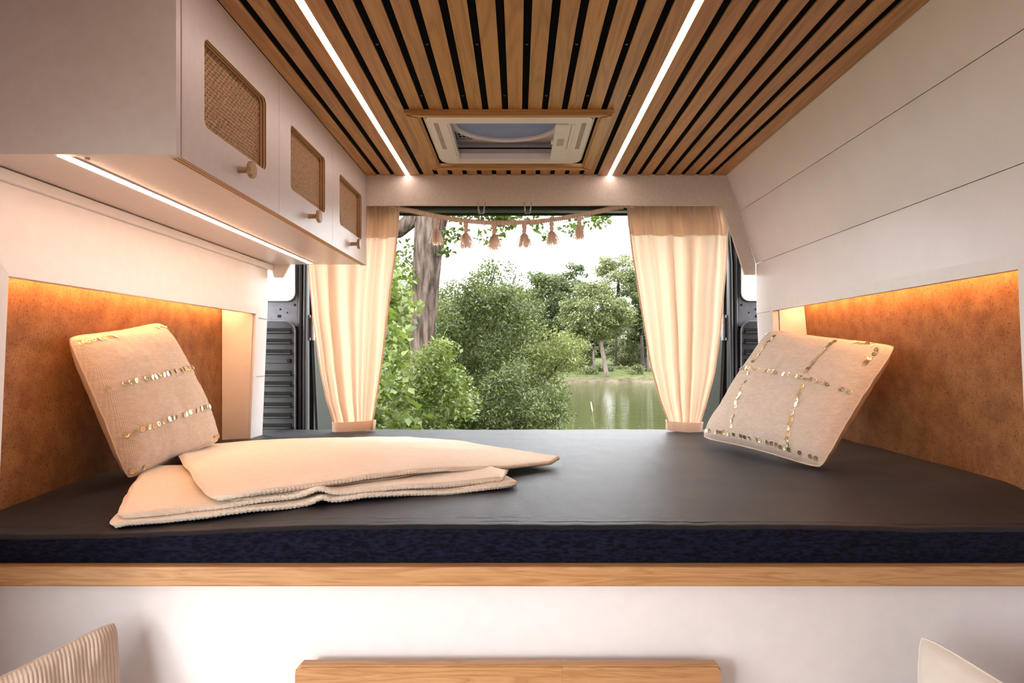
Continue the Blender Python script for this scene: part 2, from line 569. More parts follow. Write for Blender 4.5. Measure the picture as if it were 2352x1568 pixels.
# ---- left wall with niche and the sliding door opening
NY0, NY1, NZ0, NZ1 = 1.118, 2.172, 0.86, Z(0.127)
DOOR0, DOOR1 = -0.62, 0.70
wl = MB()
wl.box(-0.98, XL, DOOR1, 2.29, 0.0, NZ0)                      # below the niche
wl.box(-0.98, XL, DOOR1, NY0, NZ0, NZ1)
wl.box(-0.98, XL, DOOR1, NY0, NZ1, 1.90)                      # near pillar
wl.box(-0.98, XL, NY1, 2.29, NZ0, NZ1 + 0.03)                 # far strip
wl.box(XL - 0.014, XL, NY0, NY1, NZ1, NZ1 + 0.03)             # lip that hides the light
wl.box(-0.98, XL, NY0, 2.29, NZ1 + 0.03, 1.90)                       # above the niche
wl.box(-0.98, XL, DOOR0, DOOR1, 1.50, 1.90)                   # unseen, above the sliding door, set low to keep sun off the cabinet end
wl.box(-0.98, XL, YF, DOOR0, 0.0, 1.90)
wall_left = tag(wl.build('wall_left', m_white), kind='structure')
MB().box(-0.9455, -0.94, NY0, NY1, NZ0, NZ1 + 0.03).build('niche_back_panel', m_copper, wall_left)
MB().box(XL, XL + 0.012, 1.03, 2.31, Z(0.281), Z(0.2995), 0.002).build('cornice_strip', m_white, wall_left)
def niche_trim(wall, x, y0, y1, z0, z1, s):
    w, th = 0.026, 0.006
    a, b = (x, x + th) if s > 0 else (x - th, x)
    MB().prism([(y0, z1), (y1, z1), (y1 + w, z1 + w), (y0 - w, z1 + w)], a, b, 'X').build('niche_trim', m_white, wall)
    MB().prism([(y0, z0), (y0, z1 - 0.0005), (y0 - w, z1 + w - 0.0005), (y0 - w, z0)], a, b, 'X').build('niche_trim', m_white, wall)
    MB().prism([(y1, z0), (y1, z1 - 0.0005), (y1 + w, z1 + w - 0.0005), (y1 + w, z0)], a, b, 'X').build('niche_trim', m_white, wall)
niche_trim(wall_left, XL, NY0, NY1, NZ0 + 0.07, NZ1, 1)
MB().box(-0.94, XL - 0.001, NY1 - 0.004, NY1, NZ0, NZ1 + 0.03).build('niche_side_panel', m_white, wall_left)
for zz in (1.335, 1.145):
    MB().box(XL - 0.001, XL + 0.0012, NY1 + 0.03, 2.285, zz, zz + 0.0014).build('panel_joint', m_gmetal, wall_left)

# ---- right wall of painted planks
prof = [(0.704, ZC + 0.002), (0.752, Z(0.4826)), (0.8045, Z(0.3036)), (XR, 1.386)]
wr = MB()
RY0, RY1, RZ1 = 1.092, 2.144, Z(0.135)
wr.box(XR + 0.012, 0.99, YF, 2.29, 0, NZ0)
wr.box(XR + 0.012, 0.99, YF, RY0, NZ0, 1.50)
wr.box(XR + 0.012, 0.99, RY1, 2.29, NZ0, RZ1 + 0.036)
wr.box(XR + 0.012, 0.99, RY0, 2.29, RZ1 + 0.036, 1.50)
wr.prism([(0.722, ZC + 0.002), (0.766, Z(0.4826)), (0.8185, Z(0.3036)), (0.8185, 1.45), (0.99, 1.45), (0.99, 1.90), (0.722, 1.90)], YF, 2.29)
wall_right = tag(wr.build('wall_right', m_plastic_d), kind='structure')
def plank(p, q, y0, y1, name='wall_plank', g=0.0007):
    p, q = Vector(p), Vector(q)
    d = (q - p).normalized()
    n = Vector((-d.y, d.x)) * -0.012
    if n.x < 0: n = -n
    a, b = p + d * g, q - d * g
    poly = [a[:], b[:], (b + n)[:], (a + n)[:]]
    o = MB().prism(poly, y0, y1).build(name, m_plank, wall_right)
    return o
plank(prof[0], prof[1], YF, 2.31)
plank(prof[1], prof[2], YF, 2.31)
plank(prof[2], (XR, RZ1), YF, 2.305)
plank((XR, RZ1), (XR, 1.145), RY1, 2.302)
plank((XR, 1.145), (XR, 0.0), RY1, 2.302)
plank((XR, RZ1), (XR, 1.145), YF, RY0)
plank((XR, 1.145), (XR, 0.0), YF, RY0)
plank((XR, NZ0), (XR, 0.0), RY0, RY1)
niche_trim(wall_right, XR, RY0, RY1, NZ0 + 0.07, RZ1, -1)
MB().prism([(0.895, RZ1 + 0.03), (0.945, NZ0), (0.951, NZ0), (0.901, RZ1 + 0.03)], RY0, RY1).build('niche_back_panel', m_copper, wall_right)
MB().box(XR + 0.0125, 0.95, RY0, RY1, RZ1 + 0.03, RZ1 + 0.036).build('niche_top_panel', m_white, wall_right)
MB().box(XR + 0.013, 0.95, RY1 - 0.004, RY1, NZ0, RZ1 + 0.03).build('niche_side_panel', m_white, wall_right)
MB().box(XR + 0.0, 0.95, RY0, RY0 + 0.004, NZ0, RZ1 + 0.03).build('niche_side_panel', m_white, wall_right)

# ---- niche light strips
for s, x, y0, y1, zt in ((-1, -0.916, NY0, NY1, NZ1 + 0.03), (1, 0.872, RY0, RY1, RZ1 + 0.03)):
    t = thing('niche_light_strip', (x, (y0 + y1) / 2, zt), 'hidden amber light strip along the top of the %s' % ('niche behind the striped cushion' if s < 0 else 'niche behind the checkered cushion'), 'light strip', 'niche light strips')
    MB().box(x - 0.007, x + 0.007, y0 + 0.02, y1 - 0.02, zt - 0.004, zt - 0.0005).build('housing', m_plastic, t)
    MB().box(x - 0.005, x + 0.005, y0 + 0.025, y1 - 0.025, zt - 0.0065, zt - 0.0042).build('diffuser', m_led_n, t)

# ---- front end of the living space: unseen partition, closed to cut the light from the cab
wf = MB()
wf.box(-0.98, 0.98, YF - 0.05, YF, 0.0, 1.90)
tag(wf.build('wall_front', m_white), kind='structure')

# ---- rear lining panel (valance with two legs)
poly = [(XL, ZC + 0.01), (0.706, ZC + 0.01), (0.754, Z(0.4826)), (0.804, Z(0.3036)), (0.804, Z(0.268)), (0.768, Z(0.268)),
        (0.692, Z(0.502)), (-0.705, Z(0.502)), (-0.772, Z(0.306)), (-0.797, Z(0.258)), (-0.826, Z(0.258)), (XL, Z(0.30))]
tag(MB().prism(poly, YV, YV + 0.012).build('trim_1', m_lining), kind='structure')
# black steel roof beam and sill of the rear opening
tag(MB().box(-0.95, 0.95, 2.47, 2.53, Z(0.518), Z(0.70), 0.008).build('trim_2', m_dmetal), kind='structure')
tag(MB().box(-0.95, 0.95, 2.46, 2.58, -0.1, 0.02, 0.006).build('trim_3', m_dmetal), kind='structure')

# the side walls lean out a little towards the floor
def lean(o, s, z1, k=0.045):
    for ob in [o] + list(o.children):
        b = base_of(ob.parent) if ob.parent else Vector((0, 0, 0))
        for vv_ in ob.data.vertices:
            if vv_.co.z + b.z < z1:
                vv_.co.x += s * k * (z1 - vv_.co.z - b.z) * (1.0 if abs(vv_.co.x) < 0.86 else 0.0)
lean(wall_left, -1, NZ1)
lean(wall_right, 1, RZ1)

# =================================================================== REAR PILLARS AND DOORS
def pillar(s):
    X = lambda v: s * v
    t = thing('rear_pillar', (X(0.87), 2.5, 0.0), 'black ribbed steel corner pillar with white cover %s' % ('beside the left curtain' if s < 0 else 'behind the checkered cushion and right curtain'), 'pillar', 'rear corner pillars')
    def bx(a, b, *r, **k):
        return MB().box(min(X(a), X(b)), max(X(a), X(b)), *r, **k)
    bx(0.80, 0.985, 2.502, 2.56, 0.0, 1.90).build('post', m_dmetal, t)
    # grey metal bracket plate with holes
    o = MB().prism([(X(0.806), Z(0.10)), (X(0.806), Z(0.42)), (X(0.985), Z(0.42)), (X(0.985), Z(0.10))], 2.494, 2.503).build('bracket_plate', m_gmetal, t)
    for hx, hz, w in ((0.815, Z(0.178), 0.0045), (0.868, Z(0.162), 0.0035), (0.843, Z(0.150), 0.0028)):
        MB().lathe([(w, 0), (w, 0.002)], (X(hx), 2.4925, hz), 'Y', 12).build('hole', m_hole, o)
    bx(0.866, 0.878, 2.4925, 2.4945, Z(0.132), Z(0.142)).build('hole', m_hole, o)
    # white cover with a rounded lower corner and its dark gasket
    def cornered(x0, z0, z1, r, n=8):
        pts = [(X(0.985), z1), (X(x0), z1), ]
        for k in range(n + 1):
            a = math.radians(180 + 90 * k / n)
            pts.append((X(x0 + r + r * math.cos(a)), z0 + r + r * math.sin(a)))
        pts.append((X(0.985), z0))
        return pts
    MB().prism(cornered(0.808, Z(0.188), 1.80, 0.032), 2.489, 2.4945).build('gasket', m_dmetal, t)
    MB().prism(cornered(0.812, Z(0.192), 1.80, 0.03), 2.483, 2.4895).build('cover_panel', m_white, t)
    MB().lathe([(0.004, 0), (0.003, -0.003)], (X(0.826), 2.4825, Z(0.335)), 'Y', 10).build('screw', m_steel, t)
    # ribbed vent panel
    def cornered_top(x0, z0, z1, r, n=8):
        pts = [(X(0.985), z0), (X(x0), z0)]
        for k in range(n + 1):
            a = math.radians(180 - 90 * k / n)
            pts.append((X(x0 + r + r * math.cos(a)), z1 - r + r * math.sin(a)))
        pts.append((X(0.985), z1))
        return pts
    v = MB().prism(cornered_top(0.812, 0.0, Z(0.116), 0.035), 2.482, 2.5).build('vent_panel', m_dplast, t)
    smooth_by_angle(v)
    MB().tube([(X(0.985), 2.482, Z(0.119))] + [(p[0], 2.482, p[1]) for p in reversed(cornered_top(0.8105, 0.30, Z(0.118), 0.036)[2:-1])] + [(X(0.8105), 2.482, 0.3)], 0.0035, 6).build('vent_rim', m_gmetal, t)
    ribs = []
    for k in range(14):
        z = Z(0.084) - k * 0.0385
        if k in (3, 10):      # screw positions
            bx(0.826, 0.985, 2.4775, 2.4835, z - 0.004, z + 0.013, bev=0.002).build('louvre', m_dplast, v)
            MB().lathe([(0.0075, 0), (0.0075, -0.002), (0.004, -0.003)], (X(0.832), 2.4775, z + 0.006), 'Y', 12).build('screw', m_hole, v)
            continue
        bx(0.824, 0.985, 2.4785, 2.4825, z - 0.003, z + 0.009, bev=0.0015).build('slot', m_hole, v)
        bx(0.822, 0.985, 2.466, 2.4825, z - 0.0105, z - 0.0035, bev=0.003).build('louvre', m_dplast, v)
    # door seal: two rubber beads running down the edge of the opening
    for x, r in ((0.800, 0.009), (0.782, 0.008)):
        MB().tube([(X(x), 2.50, 0.0), (X(x), 2.50, 1.2), (X(x - 0.004), 2.50, 1.55), (X(x - 0.02), 2.50, 1.76)], r, 8).build('door_seal', m_dmetal, t)
    bx(0.776, 0.80, 2.512, 2.54, 0.0, 1.80).build('edge_flange', m_dmetal, t)
    return t
pillar(-1); pillar(1)

def rear_door(s, n):
    X = lambda v: s * v
    o0 = thing('door_%d' % n, (X(0.80), 2.58, 0.0), 'dark opened rear van door beyond the %s curtain' % ('left' if s < 0 else 'right'), 'door', kind='structure')
    # door plane from the hinge outward, opened a little past a right angle
    d = Vector((s * 0.105, 0.995, 0)).normalized()
    nrm = Vector((-s * d.y, s * d.x, 0))
    h = Vector((X(0.795), 2.575, 0))
    def slab(a0, a1, z0, z1, off0, off1):
        v = []
        for off in (off0, off1):
            for a, z in ((a0, z0), (a1, z0), (a1, z1), (a0, z1)):
                p = h + d * a + nrm * off
                v.append((p.x, p.y, z))
        return v, [(0, 1, 2, 3), (7, 6, 5, 4), (0, 4, 5, 1), (1, 5, 6, 2), (2, 6, 7, 3), (3, 7, 4, 0)]
    def mk(name, m, *a):
        v, f = slab(*a)
        return MB().add(v, f).build(name, m, o0)
    mk('lower_panel', m_dplast, 0.02, 0.66, -0.05, Z(0.06), -0.02, 0.02)
    mk('window_frame', m_dmetal, 0.02, 0.07, Z(0.06), 1.78, -0.015, 0.015)
    mk('window_frame', m_dmetal, 0.61, 0.66, Z(0.06), 1.78, -0.015, 0.015)
    mk('window_frame', m_dmetal, 0.07, 0.61, 1.72, 1.78, -0.015, 0.015)
    mk('window_pane', m_glass, 0.07, 0.61, Z(0.06), 1.72, -0.003, 0.003)
    e = mk('door_edge', m_steel, 0.66, 0.672, -0.05, 1.78, -0.02, 0.03)
    hg = MB().box(min(X(0.765), X(0.795)), max(X(0.765), X(0.795)), 2.545, 2.60, Z(0.06), Z(0.135), 0.004).build('hinge', m_gmetal, o0)
    MB().tube([(X(0.768), 2.55, Z(0.05)), (X(0.768), 2.55, Z(0.145))], 0.009, 10).build('hinge_pin', m_steel, o0)
    MB().tube([(X(0.77), 2.56, Z(0.05)), (X(0.765), 2.60, 0.9), (X(0.76), 2.62, 0.4)], 0.006, 6).build('cable', m_dmetal, o0)
    return o0
rear_door(-1, 1); rear_door(1, 2)

# =================================================================== ROOF FAN
fan = thing('roof_fan', (-0.023, 1.94, ZC), 'white square roof fan vent in a mitred oak frame', 'roof vent')
fz0, fz1 = ZC - 0.014, ZC - 0.0002
FW = 0.034
def frame_piece(poly, mat):
    o = MB().prism(poly, fz0, fz1, 'Z').build('frame_board', mat, fan)
    bm = bmesh.new(); bm.from_mesh(o.data)
    es = [e for e in bm.edges if all(abs(v.co.z - (fz0 - ZC)) < 1e-4 for v in e.verts)]
    bmesh.ops.bevel(bm, geom=es, offset=0.004, segments=2, affect='EDGES')
    bm.to_mesh(o.data); bm.free()
frame_piece([(FAN_X0, FAN_Y0), (FAN_X1, FAN_Y0), (FAN_X1 - FW, FAN_Y0 + FW * 0.7), (FAN_X0 + FW, FAN_Y0 + FW * 0.7)], m_oak_f)
frame_piece([(FAN_X0, FAN_Y1), (FAN_X0 + FW, FAN_Y1 - FW), (FAN_X1 - FW, FAN_Y1 - FW), (FAN_X1, FAN_Y1)], m_oak_f)
frame_piece([(FAN_X0, FAN_Y0 + 0.0005), (FAN_X0 + FW, FAN_Y0 + FW * 0.7 + 0.0005), (FAN_X0 + FW, FAN_Y1 - FW - 0.0005), (FAN_X0, FAN_Y1 - 0.0005)], m_oak_y)
frame_piece([(FAN_X1, FAN_Y0 + 0.0005), (FAN_X1, FAN_Y1 - 0.0005), (FAN_X1 - FW, FAN_Y1 - FW - 0.0005), (FAN_X1 - FW, FAN_Y0 + FW * 0.7 + 0.0005)], m_oak_y)
bez = MB().ring(rrect(-0.2436, 0.1975, 1.716, 2.158, 0.042, 8), rrect(-0.181, 0.128, 1.782, 2.118, 0.004, 8), ZC - 0.004, ZC + 0.016, 'Z').build('bezel', m_plastic, fan)
bm = bmesh.new(); bm.from_mesh(bez.data)
bmesh.ops.bevel(bm, geom=[e for e in bm.edges if all(abs(v.co.z + 0.004) < 1e-4 for v in e.verts) and len({round(f.normal.z, 1) for f in e.link_faces}) > 1], offset=0.005, segments=3, affect='EDGES')
bm.to_mesh(bez.data); bm.free()
smooth_by_angle(bez, 40)
sl = MB().box(0.098, 0.150, 1.786, 2.112, ZC - 0.0062, ZC - 0.0022, 0.0012).build('blind_slider', m_plastic, fan)
MB().box(0.110, 0.128, 1.900, 1.960, ZC - 0.0072, ZC - 0.0052, 0.0008).build('finger_recess', m_plastic_d, sl)
MB().box(0.139, 0.142, 1.79, 1.99, ZC - 0.0068, ZC - 0.0058).build('guide_slot', m_plastic_d, sl)
MB().box(0.0925, 0.0985, 1.915, 1.942, ZC - 0.008, ZC - 0.003, 0.001).build('latch', m_plastic, sl)
for xg in (-0.214, 0.172):
    g = MB()
    for k in range(30):
        yy = 1.775 + k * 0.0075
        g.box(xg - 0.006, xg + 0.006, yy, yy + 0.003, ZC - 0.0053, ZC - 0.0037)
    tag(g.build('vent_grille', m_plastic_d, bez), kind='stuff')
# duct, collar ring and dome
MB().ring(rrect(-0.205, 0.150, 1.752, 2.176, 0.01, 4), rrect(-0.198, 0.143, 1.760, 2.166, 0.008, 4), ZC + 0.016, ZC + 0.062, 'Z').build('duct', m_plastic, fan)
MB().box(-0.196, 0.141, 2.120, 2.166, ZC + 0.0165, ZC + 0.034, 0.004).build('blind_roll', m_plastic_d, fan)
MB().box(-0.196, 0.141, 2.118, 2.127, ZC + 0.013, ZC + 0.020, 0.003).build('blind_rail', m_plastic, fan)
circ = [(-0.033 + 0.150 * math.cos(a), 1.956 + 0.150 * math.sin(a)) for a in [2 * math.pi * k / 48 for k in range(48)]]
sqr = []
for k in range(48):
    a = 2 * math.pi * k / 48
    c, s_ = math.cos(a), math.sin(a)
    q = 1 / max(abs(c), abs(s_))
    sqr.append((-0.028 + 0.178 * c * q, 1.964 + 0.212 * s_ * q))
MB().ring(sqr, circ, ZC + 0.060, ZC + 0.064, 'Z').build('top_plate', m_plastic, fan)
MB().tube([(-0.033 + 0.152 * math.cos(a), 1.956 + 0.152 * math.sin(a), ZC + 0.057) for a in [2 * math.pi * k / 64 for k in range(65)]], 0.008, 12, cap=False).build('collar_ring', m_plastic, fan, True)
MB().lathe([(0.15, 0.0), (0.15, 0.022), (0.145, 0.034), (0.11, 0.046), (0.05, 0.052), (0.004, 0.053)], (-0.033, 1.956, ZC + 0.062), n=48).build('dome', m_dome, fan, True)
for a in (0.4, 1.45, 2.5, 3.55, 4.6, 5.65):
    c, s_ = math.cos(a), math.sin(a)
    MB().tube([(-0.033, 1.956, ZC + 0.098), (-0.033 + 0.145 * c, 1.956 + 0.145 * s_, ZC + 0.076)], 0.0016, 5).build('dome_rib', m_plastic_d, fan)
MB().lathe([(0.004, 0), (0.004, 0.004)], (-0.075, 2.11, ZC + 0.055), n=10).build('knob', m_plastic, fan)
lab = MB()
for k, (u, w) in enumerate(((0, 0.010), (0.013, 0.008), (0.024, 0.010), (0.037, 0.008))):
    lab.box(-0.182 + u, -0.182 + u + w, 2.078, 2.092, ZC + 0.0585, ZC + 0.0602)
    lab.box(-0.182 + u, -0.182 + u + w * 0.7, 2.054, 2.070, ZC + 0.0585, ZC + 0.0602)
lab.box(-0.189, -0.186, 2.04, 2.105, ZC + 0.0585, ZC + 0.0602)
lab.box(-0.189, -0.14, 2.103, 2.106, ZC + 0.0585, ZC + 0.0602)
tag(lab.build('warning_label', m_label, fan), 'small black pictogram print')

# =================================================================== OVERHEAD CABINET
CX, CZ0, CZ1 = -0.513, Z(0.2995), ZC - 0.001
CY = [CAB_Y, 1.4645, 1.888, 2.309]
cab = thing('overhead_cabinet', (-0.68, 1.67, CZ0), 'white overhead cabinet with three rattan doors under the slatted ceiling', 'cabinet')
MB().box(CX - 0.0206, CX - 0.0040, CY[0] - 0.0018, CY[0] + 0.0006, CZ0 + 0.001, CZ1).build('door_gasket', m_hole, cab)  # dark strips painted in for the shade in the gap around the doors
MB().box(CX - 0.0206, CX - 0.0181, CY[0] + 0.0006, CY[3], CZ0 + 0.003, CZ1).build('door_gasket', m_hole, cab)
MB().box(XL, CX - 0.0006, CY[0] - 0.0155, CY[0] - 0.0018, CZ0, CZ1 + 0.0005, 0.0006).build('end_panel', m_cab, cab)
MB().box(XL, CX - 0.0206, CY[0] - 0.0018, CY[3], CZ0 + 0.002, CZ1 + 0.012, 0.001).build('body', m_cab, cab)
MB().tube([(-0.664, 1.052, CZ0 - 0.001), (-0.664, 1.052, CZ0 + 0.003)], 0.004, 10).build('cable_clip', m_steel, cab)

def cane_mesh(w, h, pitch):
    """woven rattan: over-under strands in two directions, one joined part"""
    b = MB()
    nx, nz = int(w / pitch), int(h / pitch)
    px, pz = w / nx, h / nz
    A = 0.0011
    sw = 0.36
    for i in range(nx):                       # upright strands
        y = -w / 2 + (i + 0.5) * px
        v = []
        n = nz * 4
        for k in range(n + 1):
            z = -h / 2 + h * k / n
            ph = (k / 4 - 0.5 + i)
            x = A * math.cos(math.pi * ph)
            v += [(x, y - sw * px, z), (x + 0.0007, y, z), (x, y + sw * px, z)]
        f = []
        for k in range(n):
            for c in (0, 1):
                f.append((k * 3 + c, k * 3 + c + 1, k * 3 + c + 4, k * 3 + c + 3))
        b.add(v, f)
    for j in range(nz):
        z = -h / 2 + (j + 0.5) * pz
        v = []
        n = nx * 4
        for k in range(n + 1):
            y = -w / 2 + w * k / n
            ph = (k / 4 - 0.5 + j + 1)
            x = A * math.cos(math.pi * ph)
            v += [(x, y, z - sw * pz), (x + 0.0007, y, z), (x, y, z + sw * pz)]
        f = []
        for k in range(n):
            for c in (0, 1):
                f.append((k * 3 + c, k * 3 + c + 1, k * 3 + c + 4, k * 3 + c + 3))
        b.add(v, f)
    return b
OW, OH = 0.273, 0.146
cane_data = None
for k in range(3):
    y0, y1 = CY[k] + 0.0008, CY[k + 1] - 0.0008
    yc = (y0 + y1) / 2
    d = MB().ring(rrect(y0, y1, CZ0 - 0.001, CZ1, 0.0005, 6), rrect(yc - OW / 2, yc + OW / 2, Z(0.372), Z(0.372) + OH, 0.013, 6),
                  CX, CX - 0.018, 'X', 0, 1, 1).build('door', [m_cab, m_ply], cab)
    for pg in d.data.polygons:
        if pg.material_index == 1 and abs(pg.normal.y) > 0.5 and abs(pg.center.y + base_of(cab).y - yc) > 0.2:
            pg.material_index = 0
    zc = Z(0.372) + OH / 2
    if cane_data is None:
        o = cane_mesh(OW + 0.01, OH + 0.01, 0.0066).build('cane_panel', m_cane, None)
        cane_data = o.data
    else:
        o = bpy.data.objects.new('cane_panel', cane_data); C.objects.link(o)
    o.parent = d
    bs = base_of(d)
    o.location = Vector((CX - 0.0150, yc, zc)) - bs
    tag(o, 'woven rattan panel')
    MB().box(CX - 0.0178, CX - 0.0168, yc - OW / 2 - 0.004, yc + OW / 2 + 0.004, zc - OH / 2 - 0.004, zc + OH / 2 + 0.004).build('cane_backing', m_cane_back, d)
    kn = MB().lathe([(0.0062, 0.0), (0.0058, 0.003), (0.0056, 0.017), (0.0085, 0.0195), (0.0148, 0.0205), (0.0155, 0.0225), (0.0155, 0.0265), (0.0145, 0.0285), (0.004, 0.029)],
                    (CX, yc, Z(0.337)), 'X', 24).build('knob', m_knob, d)
    smooth_by_angle(kn, 30)
    tag(kn, 'round turned wooden knob')

t = thing('cabinet_light_strip', (-0.688, 1.65, CZ0), 'warm light strip under the white overhead cabinet', 'light strip')
MB().box(-0.697, -0.679, CY[0] - 0.013, 2.262, CZ0 - 0.0005, CZ0 + 0.0016).build('housing', m_plastic, t)
MB().box(-0.695, -0.681, CY[0] - 0.012, 2.26, CZ0 - 0.0018, CZ0 - 0.0005).build('diffuser', m_led_c, t)

# =================================================================== BED
BZ = Z(-0.27)            # mattress top
BY0, BY1 = 1.077, 2.44
bed = thing('bed_platform', (0, 1.09, 0), 'white bed base with a long oak front edge under the dark mattress', 'bed base')
MB().box(XL - 0.017, XR + 0.02, 1.088, 1.106, 0.0, 0.861).build('front_panel', m_white, bed)
MB().box(XL - 0.017, XR + 0.02, 1.058, 1.112, 0.859, 0.8895, 0.0025).build('oak_edge', m_oak_x, bed)
MB().box(XL + 0.002, XR - 0.002, 1.112, 2.44, 0.862, 0.886).build('slatted_base', m_oak_f, bed)

def mattress():
    ys = list(np.linspace(BY0, BY0 + 0.03, 9)) + list(np.linspace(BY0 + 0.04, NY0 + 0.002, 3))
    ys += [NY0 + 0.007] + list(np.linspace(NY0 + 0.03, RY1 - 0.03, 60)) + [RY1 - 0.012, RY1 + 0.03] + list(np.linspace(RY1 + 0.05, BY1 - 0.03, 12)) + list(np.linspace(BY1 - 0.025, BY1, 8))
    nx = 140
    def hw(y):
        wide = NY0 + 0.005 < y < RY1 - 0.01
        wide_r = RY0 + 0.006 < y < RY1 - 0.01
        return (-0.936 if wide else XL - 0.010), (0.934 if wide_r else XR + 0.006)
    R = 0.007
    def top(x, y):
        a, b = hw(y)
        z = BZ
        z -= 0.016 * smoothstep(-0.25, -0.75, x) * smoothstep(1.55, 1.09, y)
        z -= 0.005 * smoothstep(0.3, 0.8, x) * smoothstep(1.4, 1.09, y)
        z += 0.026 * smoothstep(0.62, 0.93, x) * smoothstep(1.12, 1.32, y)
        z += 0.0022 * mnoise.noise(Vector((x * 6, y * 9, 0.3))) + 0.0012 * mnoise.noise(Vector((x * 30, y * 14, 2.3)))
        d = min(y - BY0, BY1 - y)
        if d < R:
            q = 1 - d / R
            z -= R * (1 - math.sqrt(max(0, 1 - q * q)))
        return z
    v, f = [], []
    for y in ys:
        a, b = hw(y)
        for i in range(nx + 1):
            x = a + (b - a) * i / nx
            v.append((x, y, top(x, y)))
    n = nx + 1
    for j in range(len(ys) - 1):
        for i in range(nx):
            f.append((j * n + i, j * n + i + 1, (j + 1) * n + i + 1, (j + 1) * n + i))
    zb = 0.8905
    # skirts
    loop = list(range(n)) + [j * n + nx for j in range(1, len(ys))] + [(len(ys) - 1) * n + i for i in reversed(range(nx))] + [j * n for j in reversed(range(1, len(ys) - 1))]
    k = len(v)
    mid = []
    for q, i in enumerate(loop):
        x, y, z = v[i]
        w = 0.0016 * mnoise.noise(Vector((x * 16, y * 16, 5.0)))
        v.append((x, y + (w - 0.002 if y < BY0 + 0.001 else 0), (z + zb) / 2 - 0.004))
    k2 = len(v)
    for i in loop:
        x, y, z = v[i]
        v.append((x, y, zb))
    L = len(loop)
    for q in range(L):
        w = (q + 1) % L
        f.append((loop[q], k + q, k + w, loop[w]))
        f.append((k + q, k2 + q, k2 + w, k + w))
    f.append(tuple(k2 + q for q in range(L)))
    mbm = MB()
    mbm.add(v, f)
    nt_ = (len(ys) - 1) * nx
    mbm.m = [0] * nt_ + [1] * (len(f) - nt_)
    o = mbm.build('mattress', [m_velvet, m_velvet_side], None)
    smooth_by_angle(o, 60)
    return top, tag(o, 'thin dark navy velvet mattress filling the bed between both walls', 'mattress')
bed_top, matt = mattress()

# =================================================================== CUSHIONS
def cushion_fn(TL, TR, BR, BL, bul, pinch=0.03, seed=0.0, wr=0.004, flip=1, n=None, back=None):
    TL, TR, BR, BL = map(Vector, (TL, TR, BR, BL))
    nrm = ((TR - TL).cross(BL - TL)).normalized() * flip
    back = bul if back is None else back
    def p(u, v, side):
        uu = 0.5 + (u - 0.5) * (1 - pinch * 2 * (1 - (2 * v - 1) ** 2))
        vv = 0.5 + (v - 0.5) * (1 - pinch * 2 * (1 - (2 * u - 1) ** 2))
        cr_ = 0.045 * (abs(2 * u - 1) * abs(2 * v - 1)) ** 7
        uu = 0.5 + (uu - 0.5) * (1 - cr_); vv = 0.5 + (vv - 0.5) * (1 - cr_)
        q = TL * (1 - uu) * (1 - vv) + TR * uu * (1 - vv) + BR * uu * vv + BL * (1 - uu) * vv
        e = max(0.0, (1 - abs(2 * u - 1) ** 2.6) * (1 - abs(2 * v - 1) ** 2.6)) ** 0.47
        h = (bul if side > 0 else back) * e
        w = wr * mnoise.noise(Vector((u * 7 + seed, v * 5, seed))) * min(1, e * 2) + wr * 0.5 * mnoise.noise(Vector((u * 17, v * 13 + seed, seed)))
        return q + nrm * (side * h + w)
    return p, nrm

def cushion(name, loc, label, fn, nu, nv, mf, mbk, front_extra=None, cat='cushion', parts=('cover', 'back_panel')):
    t = thing(name, loc, label, cat)
    p, nrm = fn
    for side, m, nm in ((1, mf, parts[0]), (-1, mbk, parts[1])):
        v, f = [], []
        for j in range(nv + 1):
            for i in range(nu + 1):
                q = p(i / nu, j / nv, side)
                if front_extra and side > 0:
                    q = q + nrm * front_extra(i / nu, j / nv)
                v.append(q[:])
        n = nu + 1
        for j in range(nv):
            for i in range(nu):
                f.append((j * n + i, j * n + i + 1, (j + 1) * n + i + 1, (j + 1) * n + i))
        o = obj(nm, v, f, m, t, True)
    # seam piping
    pts = [p(i / 40, 0, 1) for i in range(40)] + [p(1, i / 40, 1) for i in range(40)] + [p(1 - i / 40, 1, 1) for i in range(40)] + [p(0, 1 - i / 40, 1) for i in range(41)]
    MB().tube(pts, 0.0018, 6, cap=False).build('piping', mbk, t, True)
    return t

